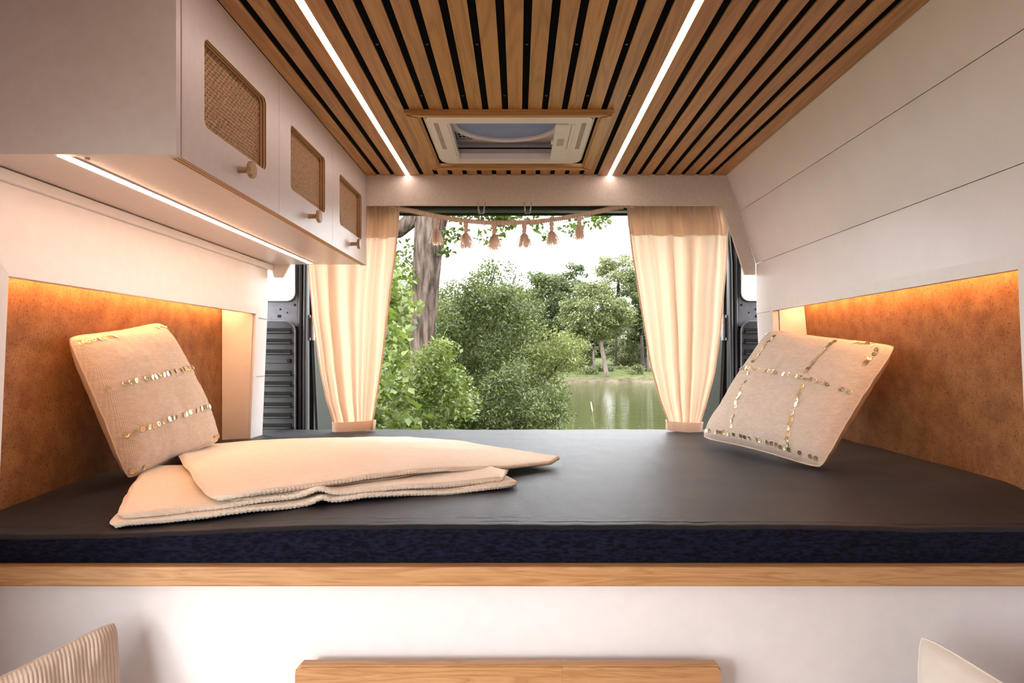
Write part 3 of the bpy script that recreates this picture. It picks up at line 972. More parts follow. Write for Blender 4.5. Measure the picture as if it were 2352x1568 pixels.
def sequin_mesh():
    r, th, n = 0.0062, 0.0006, 12
    b = MB()
    outer = [(r * math.cos(2 * math.pi * k / n), r * math.sin(2 * math.pi * k / n)) for k in range(n)]
    inner = [(0.0011 * math.cos(2 * math.pi * k / n), 0.0011 * math.sin(2 * math.pi * k / n)) for k in range(n)]
    v = [(x, y, 0.0010) for x, y in outer] + [(x * 0.5, y * 0.5, 0.0006) for x, y in outer] + [(x, y, 0.0008) for x, y in inner]
    f = []
    for k in range(n):
        j = (k + 1) % n
        f += [(k, j, n + j, n + k), (n + k, n + j, 2 * n + j, 2 * n + k)]
    me = bpy.data.meshes.new('sequin')
    me.from_pydata(v, [], f)
    me.materials.append(m_sequin)
    return me
SEQ = sequin_mesh()
def add_sequins(t, fn, rows, seed, extra=None):
    rg = random.Random(seed)
    p, nrm = fn
    b = base_of(t)
    for (u0, v0, u1, v1, cnt, skip) in rows:
        for k in range(cnt):
            if rg.random() < skip:
                continue
            s = k / max(1, cnt - 1)
            u = u0 + (u1 - u0) * s + rg.uniform(-1, 1) * 0.004
            v = v0 + (v1 - v0) * s + rg.uniform(-1, 1) * 0.004
            q = p(u, v, 1)
            du = p(u + 0.01, v, 1) - q
            dv = p(u, v + 0.01, 1) - q
            n = du.cross(dv).normalized()
            if n.dot(nrm) < 0: n = -n
            q = q + n * (0.0004 + (extra(u, v) if extra else 0))
            n = (n + Vector((rg.uniform(-1, 1), rg.uniform(-1, 1), rg.uniform(-1, 1))) * 0.28).normalized()
            o = bpy.data.objects.new('sequin', SEQ)
            C.objects.link(o)
            o.parent = t
            o.matrix_local = Matrix.Translation(q - b) @ n.to_track_quat('Z', 'Y').to_matrix().to_4x4()

def tucks(rows, amp=0.0022):
    """stitched tuck ridges beside the sequin rows"""
    def f(u, v):
        h = 0.0
        for (axis, c, w) in rows:
            d = (v - c) if axis == 'v' else (u - c)
            if abs(d) < w:
                h += amp * (math.cos(d * 2 * math.pi / 0.022) * 0.5 + 0.5) * (1 - abs(d) / w)
        return h
    return f

# left cushion, leaning back into the left niche
fnL = cushion_fn((-0.910, 1.375, Z(0.035)), (-0.908, 1.735, Z(0.082)), (-0.785, 1.80, Z(-0.232)), (-0.805, 1.405, Z(-0.262)), 0.060, 0.02, 3.0, flip=-1, back=0.046)
tkL = tucks([('v', 0.40, 0.07), ('v', 0.72, 0.07)])
cl = cushion('cushion', (-0.82, 1.6, BZ), 'cream cushion with two sequin stripes leaning in the left niche', fnL, 64, 64, m_cushion, m_cushion_back, tkL)
add_sequins(cl, fnL, [(0.03, 0.40, 0.97, 0.40, 24, 0.12), (0.03, 0.72, 0.97, 0.72, 24, 0.12), (0.03, 0.06, 0.28, 0.05, 7, 0.1), (0.80, 0.05, 0.96, 0.05, 5, 0.1), (0.82, 0.96, 0.97, 0.96, 5, 0.1), (0.02, 0.96, 0.1, 0.97, 2, 0)], 3, tkL)

# right cushion, leaning against the right niche
fnR = cushion_fn((0.752, 2.03, Z(0.074)), (0.872, 1.565, Z(0.020)), (0.687, 1.545, Z(-0.263)), (0.540, 2.02, Z(-0.250)), 0.066, 0.025, 9.0, flip=-1, back=0.06)
tkR = tucks([('v', 0.42, 0.05)], 0.0016)
cr = cushion('cushion', (0.70, 1.78, BZ), 'cream cushion with a sequin grid leaning by the right wall niche', fnR, 64, 64, m_cushion, m_cushion_back, tkR)
add_sequins(cr, fnR, [(0.19, 0.03, 0.20, 0.36, 11, 0.08), (0.24, 0.47, 0.33, 0.90, 13, 0.08), (0.70, 0.08, 0.70, 0.38, 11, 0.08), (0.74, 0.50, 0.80, 0.93, 13, 0.08),
                      (0.04, 0.42, 0.97, 0.44, 28, 0.08), (0.05, 0.955, 0.97, 0.955, 30, 0.15), (0.82, 0.05, 0.97, 0.05, 6, 0.1), (0.02, 0.05, 0.05, 0.07, 2, 0), (0.955, 0.08, 0.96, 0.2, 4, 0.2)], 5, tkR)

# corduroy cushion, lower left corner of the picture
fnC = cushion_fn((-0.818, 0.80, 0.745), (-0.612, 1.045, 0.818), (-0.575, 1.02, 0.455), (-0.80, 0.74, 0.455), 0.04, 0.02, 1.0, wr=0.006, flip=-1, back=0.03)
NR = 62
cord = lambda u, v: 0.0014 * abs(math.sin(math.pi * u * NR))
cushion('cushion', (-0.68, 0.85, 0.455), 'beige ribbed corduroy cushion in front of the bed base', fnC, NR * 6, 40, m_cord, m_cord, cord, parts=('cover', 'back_panel'))
# canvas cushion, lower right corner of the picture
fnK = cushion_fn((0.602, 1.03, 0.805), (0.775, 0.66, 0.725), (0.74, 0.62, 0.455), (0.56, 0.98, 0.455), 0.05, 0.02, 4.0, wr=0.006, flip=-1, back=0.03)
cushion('cushion', (0.67, 0.82, 0.455), 'plain off-white canvas cushion below the bed base', fnK, 48, 48, m_canvas, m_canvas)

# benches that carry these two cushions (below the picture)
for s, y0 in ((-1, 0.55), (1, -0.4)):
    a, b_ = (XL + 0.003, -0.44) if s < 0 else (0.44, XR - 0.003)
    t = thing('bench', ((a + b_) / 2, 0.8, 0), 'white bench with seat pad under the %s cushion' % ('corduroy' if s < 0 else 'canvas'), 'bench', 'benches')
    MB().box(a, b_, y0, 1.086, 0.0, 0.38, 0.002).build('body', m_white, t)
    MB().box(a, b_, y0, 1.086, 0.381, 0.452, 0.015).build('seat_pad', m_cord, t)

# =================================================================== OAK BOARD IN FRONT OF THE BED
bd = thing('table_board', (-0.01, 1.04, 0.3), 'oak panel board with chamfered corners in front of the white bed base', 'board')
ztop = EYE - 0.4770
def board(x0, x1, ch0, ch1):
    y0, y1 = 1.043, 1.0645
    pr = [(x0, 0.02), (x1, 0.02), (x1, ztop - ch1), (x1 - ch1, ztop), (x0 + ch0, ztop), (x0, ztop - ch0)]
    pr = [p for i, p in enumerate(pr) if p != pr[i - 1]]
    o = MB().prism(pr, y0, y1).build('stave', m_oak_x, bd)
    bm = bmesh.new(); bm.from_mesh(o.data)
    es = [e for e in bm.edges if all(abs(v.co.y - (y0 - 1.04)) < 1e-4 and v.co.z > 0.1 for v in e.verts)]
    bmesh.ops.bevel(bm, geom=es, offset=0.0022, segments=2, affect='EDGES')
    bm.to_mesh(o.data); bm.free()
xa, xb = (681 - 1190) * 1.05 / F, (1653 - 1190) * 1.05 / F
xm = (1291 - 1190) * 1.05 / F
board(xa, xm - 0.0001, 0.0075, 0)
board(xm + 0.0001, xb, 0, 0.0045)
MB().box(xa + 0.04, xa + 0.07, 1.0645, 1.088, 0.05, 0.5).build('batten', m_oak_x, bd)
MB().box(xb - 0.07, xb - 0.04, 1.0645, 1.088, 0.05, 0.5).build('batten', m_oak_x, bd)

# =================================================================== KNITTED THROW
def throw_part(name, quad, z_off, th, parent, seed, lift=None, nu=70, nv=36, border=True):
    """quad: 4 plan corners (near-left, near-right, far-right, far-left); a soft sheet lying on the bed"""
    nl, nr, fr, fl = [Vector((a, b, 0)) for a, b in quad]
    v, f = [], []
    n = nu + 1
    def plan(u, w):
        cr_ = 0.03 * (abs(2 * u - 1) * abs(2 * w - 1)) ** 10
        u = 0.5 + (u - 0.5) * (1 - cr_); w = 0.5 + (w - 0.5) * (1 - cr_ * 2.5)
        q = nl * (1 - u) * (1 - w) + nr * u * (1 - w) + fr * u * w + fl * (1 - u) * w
        e = 0.006
        q.y += e * mnoise.noise(Vector((u * 6, seed, 0))) * (1 - w) - 0.004 * math.sin(u * 5 + seed) * (1 - w)
        q.x += e * mnoise.noise(Vector((seed, w * 5, 1)))
        return q
    def zt(u, w, q):
        z = bed_top(min(0.9, max(-0.93, q.x)), min(BY1 - 0.03, max(BY0 + 0.018, q.y))) + z_off
        z += 0.0045 * mnoise.noise(Vector((q.x * 6 + seed, q.y * 7, seed))) + 0.003
        if lift:
            z += lift(u, w)
        return z
    def edge_drop(u, w):
        d = min(u * 1.2, (1 - u) * 1.2, w * 0.8, (1 - w) * 0.8)
        return max(0.0, 1 - d / 0.02)
    for side in (0, 1):
        for j in range(nv + 1):
            for i in range(n):
                u, w = i / nu, j / nv
                u = 0.5 - 0.5 * math.cos(math.pi * u); w = 0.5 - 0.5 * math.cos(math.pi * w)
                q = plan(u, w)
                z = zt(u, w, q)
                k = edge_drop(u, w)
                z += th * (1 - 0.5 * k * k) if side == 0 else th * 0.5 * k * k
                v.append((q.x, q.y, z))
    S = (nv + 1) * n
    for j in range(nv):
        for i in range(nu):
            a = j * n + i
            f.append((a, a + 1, a + n + 1, a + n))
            f.append((S + a, S + a + n, S + a + n + 1, S + a + 1))
    rim = list(range(n)) + [j * n + nu for j in range(1, nv + 1)] + [nv * n + i for i in reversed(range(nu))] + [j * n for j in reversed(range(1, nv))]
    for a, b in zip(rim, rim[1:] + rim[:1]):
        f.append((a, S + a, S + b, b))
    o = MB().add(v, f).build(name, m_throw, parent, True)
    if border:           # crocheted border along the near edge
        pts, rr = [], []
        m = 220
        for k in range(m + 1):
            u = 0.006 + 0.988 * k / m
            q = plan(u, 0.0)
            pts.append((q.x, q.y - 0.001, zt(u, 0, q) + th * 0.5))
            rr.append(th * 0.5 * (1.0 + 0.30 * math.sin(k * math.pi)) if False else th * (0.62 if k % 2 else 0.46))
        MB().tube(pts, rr, 8).build('stitched_border', m_throw, o, True)
    return o
thr = thing('throw_blanket', (-0.42, 1.55, BZ), 'folded cream knitted throw blanket spread over the dark mattress', 'blanket')
gl = lambda u, w: 0.010 * math.exp(-((u - 0.46) / 0.03) ** 2) * (1 - w) ** 8 + 0.016 * smoothstep(0.965, 1.0, u) * (1 - w) ** 3
throw_part('lower_fold', [(-0.660, 1.092), (0.012, 1.374), (-0.10, 1.60), (-0.83, 1.50)], 0.0, 0.0095, thr, 1.3, lambda u, w: 0.008 * math.exp(-((u - 0.46) / 0.02) ** 2) * (1 - w) ** 8 - 0.004 * smoothstep(0.04, 0.0, u) * (1 - w))
throw_part('middle_fold', [(-0.655, 1.100), (-0.01, 1.387), (-0.12, 1.64), (-0.835, 1.52)], 0.0098, 0.0095, thr, 4.1, gl)
throw_part('upper_under_fold', [(-0.485, 1.155), (0.055, 1.60), (-0.35, 2.05), (-0.90, 1.76)], 0.018, 0.008, thr, 6.7, lambda u, w: -0.013 * smoothstep(0.55, 0.95, u), border=False)
throw_part('upper_fold', [(-0.510, 1.135), (0.125, 1.630), (-0.36, 2.22), (-0.925, 1.80)], 0.0255, 0.009, thr, 9.2, lambda u, w: -0.020 * smoothstep(0.50, 0.97, u) + 0.006 * smoothstep(0.93, 0.97, u) * (1 - w) ** 2 - 0.012 * smoothstep(0.6, 1.0, w))

# =================================================================== CURTAINS
def curtain(name, L, R, label, npl, ph, header_px, seed):
    """L, R: side edges as (pixel x, pixel y) at the curtain's own distance; converted to metres"""
    YC = 2.372
    le = [at(px, py, YC) for px, py in L]
    re = [at(px, py, YC) for px, py in R]
    zt_ = le[0].z
    zb_ = le[-1].z
    lz = [-p.z for p in le]; lx = [p.x for p in le]
    rz = [-p.z for p in re]; rx = [p.x for p in re]
    t = thing(name, ((lx[0] + rx[0]) / 2, YC, zb_), label, 'curtain', 'rear curtains')
    nu, nv = 150, 70
    def pt(u, v, off=0.0):
        z = zt_ + (zb_ - zt_) * v
        a, b = interp(-z, lz, lx), interp(-z, rz, rx)
        w = b - a
        # uneven pleats
        uu = u + 0.02 * math.sin(2 * math.pi * (u * 2.3 + seed)) * math.sin(math.pi * u)
        x = a + w * uu
        amp = 0.021 * (0.55 + 0.45 * math.sin(u * 9 + seed * 3)) * (0.75 + 0.5 * math.sin(math.pi * v)) + 0.003
        s = 2 * math.pi * (npl * u + ph + 0.25 * mnoise.noise(Vector((u * 4, v * 1.2, seed))))
        y = YC + off - amp * math.sin(s) - 0.004 * math.sin(2.3 * s + 1)
        y += 0.012 * mnoise.noise(Vector((u * 3, v * 2.2, seed + 4)))
        g_ = max(0.0, 1 - v / 0.22)
        y -= 0.007 * g_ * math.sin(2 * math.pi * (npl * 3.1 * u + 0.6 * mnoise.noise(Vector((u * 5, 0, seed))) + seed))
        x += 0.35 * amp * math.cos(s) * math.sin(math.pi * min(1, max(0, u))) * 0.8
        return (x, y, z)
    v, f = [], []
    n = nu + 1
    for j in range(nv + 1):
        for i in range(n):
            v.append(pt(i / nu, j / nv))
    for j in range(nv):
        for i in range(nu):
            f.append((j * n + i, j * n + i + 1, (j + 1) * n + i + 1, (j + 1) * n + i))
    obj('drape', v, f, m_curtain, t, True)
    # doubled header (rod casing) behind the drape
    hv = (zt_ - at(0, header_px, YC).z) / (zt_ - zb_)
    v, f = [], []
    nh = 10
    for j in range(nh + 1):
        for i in range(n):
            x, y, z = pt(i / nu, hv * j / nh)
            e = 0.013 if 2 < j < 8 else 0.008 if j not in (0, nh) else 0.003
            v.append((x, y + e, z))
    for j in range(nh):
        for i in range(nu):
            f.append((j * n + i, j * n + i + 1, (j + 1) * n + i + 1, (j + 1) * n + i))
    obj('rod_casing', v, f, m_curtain, t, True)
    # gathered tie band at the foot
    v, f = [], []
    nb, m = 6, 60
    for j in range(nb + 1):
        vv = 1 - 0.042 * j / nb
        z = zt_ + (zb_ - zt_) * vv
        a, b = interp(-z, lz, lx), interp(-z, rz, rx)
        cx, rx_ = (a + b) / 2, (b - a) / 2 + 0.007
        for i in range(m):
            an = 2 * math.pi * i / m
            v.append((cx + rx_ * math.cos(an), YC + 0.032 * math.sin(an) * (1 + 0.05 * math.sin(an * 7)), z + 0.004 * math.sin(an + seed) - 0.004))
    for j in range(nb):
        for i in range(m):
            k = (i + 1) % m
            f.append((j * m + i, j * m + k, (j + 1) * m + k, (j + 1) * m + i))
    obj('tie_band', v, f, m_curtain, t, True)
    # side hem
    for u in (0.004, 0.996):
        MB().tube([pt(u, k / 40) for k in range(41)], 0.0028, 6).build('hem', m_curtain, t, True)
    return t
curtain('curtain', [(706, 466), (706, 540), (709, 610), (718, 730), (736, 850), (752, 920), (768, 968), (768, 986)],
        [(919, 466), (917, 520), (911, 580), (900, 660), (885, 800), (870, 900), (860, 960), (857, 986)],
        'gathered translucent cream curtain at the left, half hidden by the cabinet', 4.2, 0.1, 545, 1.7)
curtain('curtain', [(1439, 466), (1443, 520), (1450, 580), (1469, 700), (1493, 840), (1515, 920), (1534, 968), (1534, 986)],
        [(1662, 466), (1672, 520), (1670, 600), (1655, 760), (1640, 860), (1622, 930), (1610, 968), (1608, 986)],
        'gathered translucent cream curtain at the right of the opening', 4.6, 0.35, 540, 5.2)
t = thing('curtain_rod', (0, 2.36, Z(0.505)), 'thin dark curtain rod below the rear lining panel', 'rod')
MB().tube([(-0.79, 2.425, Z(0.494)), (0.775, 2.425, Z(0.494))], 0.005, 10).build('rod', m_dmetal, t)
for x in (-0.775, 0.765):
    MB().tube([(x, 2.425, Z(0.494)), (x, 2.36, Z(0.51)), (x, 2.325, Z(0.52))], 0.003, 8).build('bracket', m_brass, t)

# =================================================================== MACRAME GARLAND
YG = 2.336
gp = [(916, 479), (945, 484), (980, 491.5), (1010, 498), (1070, 507), (1135, 511.5), (1200, 510.5), (1265, 505), (1330, 494), (1375, 485.5), (1405, 478), (1432, 474)]
gx = [at(*p, YG).x for p in gp]; gz = [at(*p, YG).z for p in gp]
def spline(xs, zs, x):
    i = max(0, min(len(xs) - 2, int(np.searchsorted(xs, x)) - 1))
    t = (x - xs[i]) / (xs[i + 1] - xs[i])
    m0 = (zs[i + 1] - zs[max(i - 1, 0)]) / (xs[i + 1] - xs[max(i - 1, 0)])
    m1 = (zs[min(i + 2, len(xs) - 1)] - zs[i]) / (xs[min(i + 2, len(xs) - 1)] - xs[i])
    h = xs[i + 1] - xs[i]
    return (2 * t**3 - 3 * t**2 + 1) * zs[i] + (t**3 - 2 * t**2 + t) * h * m0 + (-2 * t**3 + 3 * t**2) * zs[i + 1] + (t**3 - t**2) * h * m1
gar = thing('tassel_garland', (0, YG, Z(0.44)), 'blush macrame rope garland with six tassels strung across the rear opening', 'garland')
NK = 112
pts, rr = [], []
for k in range(NK * 4 + 1):
    x = gx[0] + (gx[-1] - gx[0]) * k / (NK * 4)
    pts.append((x, YG, spline(gx, gz, x)))
    rr.append(0.0062 + 0.0034 * abs(math.sin(math.pi * k / 4)))
MB().tube(pts, rr, 10).build('rope', m_rope, gar, True)
MB().tube([(gx[0] - 0.03, YG + 0.01, gz[0] + 0.012), (gx[0] - 0.012, YG, gz[0] + 0.003), (gx[0] + 0.01, YG, gz[0])], 0.003, 6).build('end_cord', m_rope, gar, True)
MB().tube([(gx[-1] + 0.04, YG - 0.002, gz[-1] + 0.004), (gx[-1] + 0.02, YG, gz[-1] - 0.003), (gx[-1] - 0.01, YG, gz[-1])], 0.003, 6).build('end_cord', m_rope, gar, True)
MB().lathe([(0.001, -0.007), (0.006, -0.004), (0.007, 0), (0.006, 0.004), (0.001, 0.007)], (gx[-1] + 0.03, YG - 0.002, gz[-1]), n=10).build('end_knot', m_rope, gar, True)

def tassel(px, top, bot, half, seed, dens, tilt):
    rg = random.Random(seed)
    a = at(px, top, YG)
    x0, z0 = a.x, spline(gx, gz, a.x) - 0.005
    Ht = z0 - at(px, bot, YG).z
    kn = Ht * 0.40                         # beads above the skirt
    hw = half * YG / F
    b = MB()
    zs = z0 - kn
    Ls = Ht - kn
    for k in range(int(dens * 2.2)):
        an = rg.uniform(0, 2 * math.pi)
        rad = hw * rg.uniform(0.35, 1.2)
        l = Ls * rg.uniform(0.86, 1.04)
        pp, rads = [], []
        for q in range(6):
            s = q / 5
            rr_ = hw * 0.16 + (rad - hw * 0.16) * (s ** 0.62)
            wob = hw * 0.05 * math.sin(s * 7 + k)
            pp.append((x0 + math.cos(an) * rr_ + wob + tilt * s * Ls, YG + math.sin(an) * rr_ * 0.8, zs - l * s))
            rads.append(0.0015 * (1 - 0.35 * s))
        ca, sa = math.cos(an + 1.3), math.sin(an + 1.3)
        wv = [(p_[0] + ca * w_ * e_, p_[1] + sa * w_ * e_, p_[2]) for p_, w_ in zip(pp, rads) for e_ in (-1, 1)]
        b.add(wv, [(2 * q, 2 * q + 1, 2 * q + 3, 2 * q + 2) for q in range(5)])
    o = b.build('tassel', m_yarn, gar, True)
    r1, r2 = 0.0092, 0.0082
    for zc_, r, hh in ((z0 - kn * 0.28, r1, kn * 0.34), (z0 - kn * 0.76, r2, kn * 0.30)):
        MB().lathe([(0.002, hh), (r * 0.8, hh * 0.6), (r, 0), (r * 0.8, -hh * 0.6), (0.003, -hh)], (x0, YG, zc_), n=12).build('knot', m_rope, o, True)
tassel(1003, 506, 561, 15, 1, 70, 0.0)
tassel(1070, 512, 571, 19, 2, 60, 0.02)
tassel(1135, 515, 574, 19, 3, 58, 0.02)
tassel(1204, 515, 569, 20, 4, 60, -0.02)
tassel(1267, 509, 563, 17, 5, 60, 0.03)
tassel(1331, 498, 550, 15, 6, 62, 0.0)

# clear hooks under the lining panel
for i, px in enumerate((1106, 1212)):
    c = at(px, 481, 2.318)
    w, zt2, zb2 = 0.0135, Z(0.512), c.z - 0.014
    t = thing('clear_hook', (c.x, 2.318, zb2), 'clear acrylic hook under the lining panel, %s' % ('nearer the left curtain' if i == 0 else 'nearer the right curtain'), 'hook', 'clear hooks')
    MB().tube([(c.x - w, 2.306, zt2), (c.x - w * 0.7, 2.306, c.z), (c.x - w * 0.62, 2.316, zb2)], [0.0022, 0.0026, 0.0022], 8).build('prong', m_acryl, t, True)
    MB().tube([(c.x + w * 0.62, 2.316, zb2), (c.x + w * 0.7, 2.306, c.z), (c.x + w, 2.306, zt2)], [0.0022, 0.0026, 0.0022], 8).build('prong', m_acryl, t, True)
    MB().tube([(c.x - w * 0.62, 2.316, zb2), (c.x + w * 0.62, 2.316, zb2)], 0.0022, 8).build('crossbar', m_acryl, t, True)

# =================================================================== OUTDOORS
WZ = EYE - 2.1          # water level
def ground_mat(name, c1, c2, scale):
    return M(name, c1, c2, scale, detail=8, rough=0.95, bs=0.6, bscale=scale * 6, bd=0.05, spec=0.1)
m_grass = ground_mat('meadow', (0.07, 0.085, 0.03), (0.13, 0.145, 0.06), 3.0)
m_bankdirt = ground_mat('bank_soil', (0.07, 0.055, 0.035), (0.14, 0.12, 0.08), 2.0)
m_bark = M('oak_bark', (0.035, 0.025, 0.02), (0.15, 0.112, 0.092), 9, detail=6, rough=0.95, bs=1.0, bscale=14, bd=0.03, stretch=(3, 3, 0.5), spec=0.1)
m_bark_pale = M('pale_bark', (0.10, 0.08, 0.065), (0.19, 0.155, 0.13), 5, detail=6, rough=0.95, bs=0.6, bscale=8, bd=0.05, stretch=(2, 2, 0.5), spec=0.1)
m_bark_dark = M('dark_bark', (0.025, 0.022, 0.018), (0.055, 0.048, 0.038), 5, detail=6, rough=0.95, bs=0.6, bscale=8, bd=0.05, stretch=(2, 2, 0.5), spec=0.1)

def water_mat():
    m, nt, b = new_mat('lake_water')
    b.inputs['Base Color'].default_value = (0.050, 0.055, 0.020, 1)
    b.inputs['Roughness'].default_value = 0.04
    b.inputs['Specular IOR Level'].default_value = 0.5
    b.inputs['IOR'].default_value = 1.33
    v = coords(nt, (0.5, 1.6, 1))
    f = noise(nt, v, 1.5, 5, 0.6)
    bump(nt, b, f, 0.24, 0.07)
    return m
tag(obj('lake', [(-60, 9, WZ), (90, 9, WZ), (90, 54, WZ), (-60, 54, WZ)], [(0, 1, 2, 3)], water_mat()), kind='structure')
# near bank
v, f = [], []
xs = np.linspace(-30, 30, 61); ys = np.linspace(-8, 14, 45)
for y in ys:
    for x in xs:
        shore = 9.5 + 0.9 * math.sin(x * 0.4) - 2.2 * smoothstep(0.5, 4, x)
        z = -0.55 - 0.9 * smoothstep(shore - 3.5, shore + 2, y) + 0.05 * mnoise.noise(Vector((x, y, 0)))
        v.append((x, y, z))
n = len(xs)
for j in range(len(ys) - 1):
    for i in range(n - 1):
        f.append((j * n + i, j * n + i + 1, (j + 1) * n + i + 1, (j + 1) * n + i))
tag(obj('ground', v, f, m_grass, None, True), kind='structure')
# far bank
v, f = [], []
xs = np.linspace(-70, 100, 120); prof_b = [(49.2, WZ - 0.3), (49.6, WZ + 0.12), (50.2, WZ + 0.30), (52, WZ + 0.55), (58, WZ + 1.0), (75, WZ + 1.6), (120, WZ + 3)]
for x in xs:
    w = 0.5 * mnoise.noise(Vector((x * 0.25, 0, 0)))
    for y, z in prof_b:
        v.append((x, y + w, z + 0.06 * mnoise.noise(Vector((x * 0.9, y, 3)))))
n = len(prof_b)
fm = []
for i in range(len(xs) - 1):
    for j in range(n - 1):
        f.append((i * n + j, (i + 1) * n + j, (i + 1) * n + j + 1, i * n + j + 1))
        fm.append(1 if j < 2 else 0)
tag(obj('far_bank', v, f, None, None, True, [m_grass, m_bankdirt], fm), kind='structure')

rng = np.random.default_rng(11)
def leaf_cloud(name, parent, centers, radii, counts, size, mat, up=0.35, aspect=0.5, shell=0.5, droop=0.0):
    """foliage: one mesh of small folded leaves scattered through lumpy clumps"""
    P = []
    for c, r, n in zip(centers, radii, counts):
        d = rng.normal(size=(n, 3)); d /= np.linalg.norm(d, axis=1)[:, None]
        rad = (shell + (1 - shell) * rng.random(n)) ** 0.7
        P.append(np.array(c)[None, :] + d * rad[:, None] * np.array(r)[None, :])
    P = np.concatenate(P)
    n = len(P)
    L = size * (0.6 + 0.8 * rng.random(n))
    nn = rng.normal(size=(n, 3)); nn[:, 2] = np.abs(nn[:, 2]) + up
    nn /= np.linalg.norm(nn, axis=1)[:, None]
    t = rng.normal(size=(n, 3)); t[:, 2] -= droop
    t -= nn * (t * nn).sum(1)[:, None]
    t /= np.linalg.norm(t, axis=1)[:, None]
    b = np.cross(nn, t)
    wv = (aspect * 0.5 * L)[:, None]
    LL = L[:, None]
    V = np.empty((n, 4, 3))
    V[:, 0] = P
    V[:, 1] = P + t * LL * 0.45 + b * wv + nn * LL * 0.10
    V[:, 2] = P + t * LL
    V[:, 3] = P + t * LL * 0.45 - b * wv + nn * LL * 0.10
    bs = np.array(base_of(parent))
    V -= bs[None, None, :]
    me = bpy.data.meshes.new(name)
    me.vertices.add(n * 4)
    me.vertices.foreach_set('co', V.reshape(-1).astype(np.float32))
    idx = (np.arange(n) * 4)[:, None] + np.array([0, 1, 2, 0, 2, 3])[None, :]
    me.loops.add(n * 6)
    me.loops.foreach_set('vertex_index', idx.reshape(-1).astype(np.int32))
    me.polygons.add(n * 2)
    me.polygons.foreach_set('loop_start', (np.arange(n * 2) * 3).astype(np.int32))
    me.materials.append(mat)
    me.update(calc_edges=True)
    o = bpy.data.objects.new(name, me)
    C.objects.link(o)
    o.parent = parent
    o['kind'] = 'stuff'
    return o

def clumps(c, R, k, r, n_leaf, sh=0.45, flat=0.75, zmin=None):
    """k clump centres spread in an ellipsoid of radii R round c"""
    cs, rs, ns = [], [], []
    for _ in range(k):
        d = rng.normal(size=3); d /= np.linalg.norm(d)
        q = np.array(c) + d * np.array(R) * (sh + (1 - sh) * rng.random()) ** 0.6
        if zmin is not None: q[2] = max(q[2], zmin)
        s = r * (0.65 + 0.7 * rng.random())
        cs.append(q); rs.append((s, s, s * flat)); ns.append(int(n_leaf * (s / r) ** 2))
    return cs, rs, ns

lf_oak = leaf_mat('oak_leaves', (0.025, 0.043, 0.005), (0.076, 0.119, 0.014), (0.103, 0.144, 0.014))
lf_broad = leaf_mat('broad_leaves', (0.062, 0.100, 0.018), (0.207, 0.256, 0.075), (0.152, 0.206, 0.025))
lf_shrub = leaf_mat('shrub_leaves', (0.028, 0.043, 0.010), (0.145, 0.173, 0.055), (0.076, 0.106, 0.016))
lf_willow = leaf_mat('willow_leaves', (0.076, 0.100, 0.025), (0.228, 0.250, 0.086), (0.152, 0.181, 0.034))
lf_far = [leaf_mat('far_leaves_a', (0.062, 0.085, 0.032), (0.138, 0.169, 0.071), (0.090, 0.125, 0.037)),  # paler, less saturated greens: distance haze put into the leaf colours
          leaf_mat('far_leaves_b', (0.110, 0.131, 0.051), (0.207, 0.231, 0.103), (0.138, 0.175, 0.052)),
          leaf_mat('far_leaves_c', (0.166, 0.188, 0.078), (0.283, 0.300, 0.149), (0.200, 0.231, 0.081))]

# ---- big leaning tree by the van
YT = 6.0
tr = thing('tree', tuple(at(962, 1040, YT)), 'thick leaning bark tree trunk left of the opening', 'tree')
def P6(px, py, dy=0): return at(px, py, YT + dy)
path = [(962, 1120, 36), (966, 1000, 31), (968, 860, 28), (970, 780, 28), (976, 700, 30), (980, 620, 35), (984, 560, 37), (992, 500, 40), (1006, 440, 46), (1030, 330, 46), (1060, 150, 40), (1080, 0, 34)]
MBt = MB()
pts, rr = [], []
for i in range(len(path) - 1):
    for k in range(6):
        s = k / 6
        px = path[i][0] * (1 - s) + path[i + 1][0] * s
        py = path[i][1] * (1 - s) + path[i + 1][1] * s
        r = (path[i][2] * (1 - s) + path[i + 1][2] * s) * 0.92 * YT / F
        pts.append(P6(px, py)); rr.append(r)
MBt.tube(pts, rr, 28)
vv = []
for (x, y, z) in MBt.v:      # fissured bark relief
    a = mnoise.noise(Vector((x * 22, y * 22, z * 3.5)))
    b_ = mnoise.noise(Vector((x * 60, y * 60, z * 9)))
    vv.append((x + 0.008 * a + 0.004 * b_, y + 0.012 * a, z))
MBt.v = vv
MBt.build('trunk', m_bark, tr, True)
MB().tube([P6(985, 470), P6(950, 500), P6(915, 530), P6(870, 540, 0.2), P6(800, 530, 0.5)], [0.10, 0.075, 0.065, 0.055, 0.03], 12).build('limb', m_bark, tr, True)
MB().tube([P6(1030, 330), P6(1120, 390, -0.2), P6(1220, 440, -0.4), P6(1330, 470, -0.5)], [0.10, 0.06, 0.035, 0.015], 10).build('limb', m_bark, tr, True)
cs, rs, ns = [], [], []
for (px, py, r, n) in ((1075, 470, 0.16, 110), (1135, 485, 0.20, 330), (1160, 505, 0.13, 150), (1205, 478, 0.14, 130), (1230, 515, 0.10, 60), (1270, 478, 0.15, 120), (1320, 470, 0.18, 170), (1360, 500, 0.13, 110), (1385, 492, 0.10, 90), (1310, 525, 0.10, 60),
                       (1030, 540, 0.09, 45), (1020, 580, 0.07, 35), (1060, 535, 0.09, 40), (1110, 545, 0.09, 30), (1150, 540, 0.06, 18), (1255, 545, 0.07, 24), (915, 590, 0.2, 130), (925, 640, 0.16, 90), (900, 520, 0.12, 40), (1050, 500, 0.08, 50)):
    cs.append(tuple(P6(px, py, rng.uniform(-0.4, 0.2)))); rs.append((r, r, r * 0.8)); ns.append(n)
